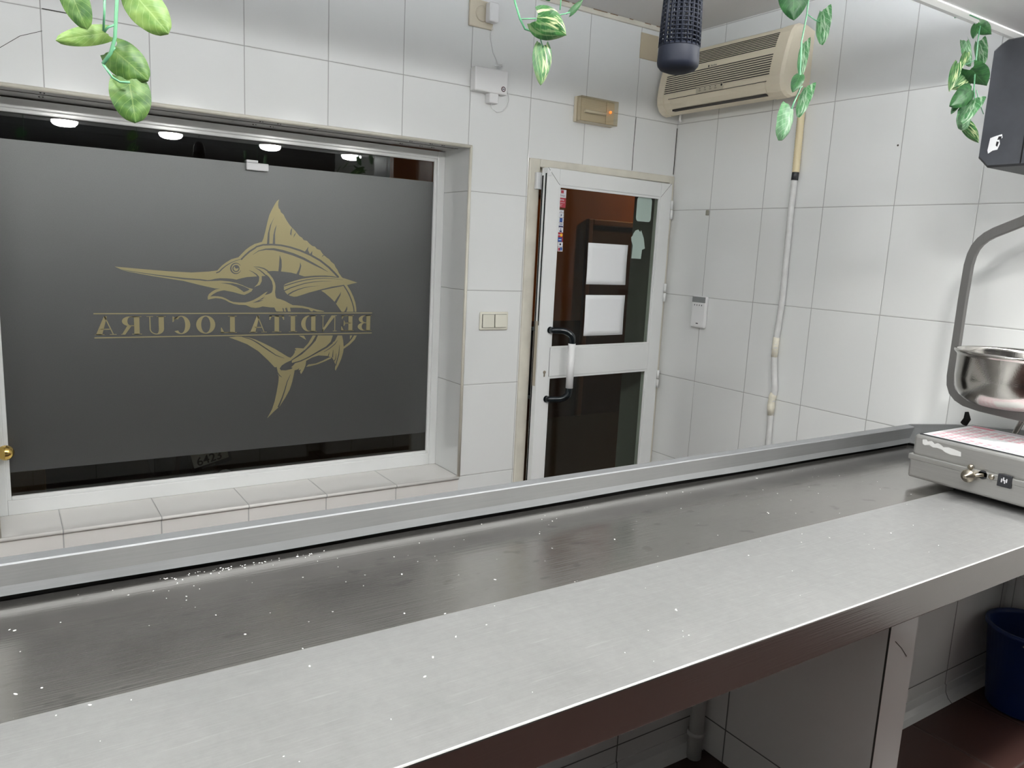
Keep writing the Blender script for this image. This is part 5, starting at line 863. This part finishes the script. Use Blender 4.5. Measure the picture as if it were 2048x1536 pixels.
MB().box(1.86, 2.50, 2.985, 3.0, -.15, 1.78).build('house_door_leaf', M_DKBRN, fac)
sl_ = thing('wall_lantern', (3.65, 2.9, 3.1), 'warm wall lantern on the house across the street', 'lantern')
MB().box(3.60, 3.70, 2.10, 3.0, 3.10, 3.16, .01).build('lantern_body', M_BLACKM, sl_)
MB().box(3.62, 3.68, 2.12, 2.30, 3.085, 3.10).build('lantern_glass', emit_mat('warm_lamp', (1.0, 0.55, 0.2), 8.0), sl_)
ld = bpy.data.lights.new('lantern_light', 'POINT'); ld.energy = STREET_WATTS; ld.color = (1.0, .52, .2); ld.shadow_soft_size = .05
lo_ = bpy.data.objects.new('lantern_light', ld); COL.objects.link(lo_); lo_.location = (3.65, 2.21, 3.0)
mo = thing('motor_scooter', (-2.21, 1.3, -.15), 'parked scooter outside the window showing its 6423 number plate', 'scooter')
PR = math.radians(14); pu = Vector((math.cos(PR), 0, math.sin(PR))); pw = Vector((-math.sin(PR), -.10, math.cos(PR))).normalized(); pn_ = pu.cross(pw)
pc = Vector((-2.232, .90, .404))
MB().obox(pc+pn_*-.006, pu*.100, pw*.092, pn_*.004, .002).build('plate_holder', M_BLACKM, mo)
plt = MB().obox(pc, pu*.088, pw*.068, pn_*.001, .0008).build('number_plate', mat('plate_white', (0.62, 0.63, 0.60), 0.4), mo)
nm = MB(); text_mesh(nm, '6423', pc-pu*.070-pw*.061+pn_*.0016, pu, pw, .045, bold=.012); text_mesh(nm, 'B 2', pc-pu*.070+pw*.008+pn_*.0016, pu, pw, .050, bold=.012); nm.build('plate_number', M_BLACKM, plt)
ht = MB(); text_mesh(ht, 'motosalmeria', pc-pu*.052-pw*.085+pn_*-.0015, pu, pw, .0085); ht.build('holder_lettering', mat('dim_print', (0.35, 0.35, 0.36), 0.6), plt)
def ly(z): return math.tan(math.radians(-6))*z
def wheel(c, r, w_): return MB().lathe(c, [(r*.55, -w_*.5), (r*.93, -w_*.55), (r, -w_*.3), (r, w_*.3), (r*.93, w_*.55), (r*.55, w_*.5)], 'x', 36)
wheel((-2.22, 1.20, .09), .24, .12).build('rear_wheel', M_RUB, mo); wheel((-2.22, 2.45, .09), .24, .11).build('front_wheel', M_RUB, mo)
sb2 = MB(); sb2.loft([[(-2.22+math.cos(a_)*w2, y, z+math.sin(a_)*h2) for a_ in [2*PI*k/16 for k in range(16)]] for y, z, w2, h2 in ((.94, .52, .05, .05), (1.05, .50, .14, .13), (1.35, .46, .17, .17), (1.70, .36, .15, .12), (2.05, .22, .14, .07), (2.25, .40, .17, .20), (2.38, .70, .14, .16), (2.42, .86, .08, .08))]); sb2.build('body', mat('dark_body', (0.012, 0.013, 0.02), 0.25, coat=.5), mo)
se = MB(); se.loft([[(-2.22+math.cos(a_)*w2, y, z+math.sin(a_)*h2) for a_ in [2*PI*k/14 for k in range(14)]] for y, z, w2, h2 in ((1.0, .64, .10, .03), (1.25, .66, .13, .05), (1.60, .60, .12, .05), (1.75, .52, .08, .03))]); se.build('seat', M_BLACKM, mo)
MB().tube([(-2.55, 2.32, .92), (-2.35, 2.42, .90), (-2.09, 2.42, .90), (-1.89, 2.32, .92)], .016, 8).build('handlebar', M_BLACKM, mo)
MB().tube([(-2.05, .95, .14), (-2.05, 1.35, .12)], [.05, .045], 14).build('exhaust', M_NICKEL, mo)
MB().box(-2.29, -2.15, .905, .93, .545, .585, .008).build('tail_light', mat('red_lens', (0.15, 0.005, 0.005), 0.2), mo)
MB().tube([(-2.17, 1.6, .12), (-2.34, 1.62, -.148)], .010, 8).build('side_stand', M_NICKEL, mo)
bx = thing('cardboard_box', (-3.05, .85, -.15), 'pale brown box standing outside below the left end of the window', 'box')
cbm = MB().box(-3.30, -2.955, .78, 1.05, -.148, .430, .004); cbm.build('box_body', mat('pale_cardboard', (0.35, 0.27, 0.18), 0.8), bx)
MB().box(-3.299, -2.956, .90, .93, .4305, .4315).build('tape_strip', M_TAPE, bx)
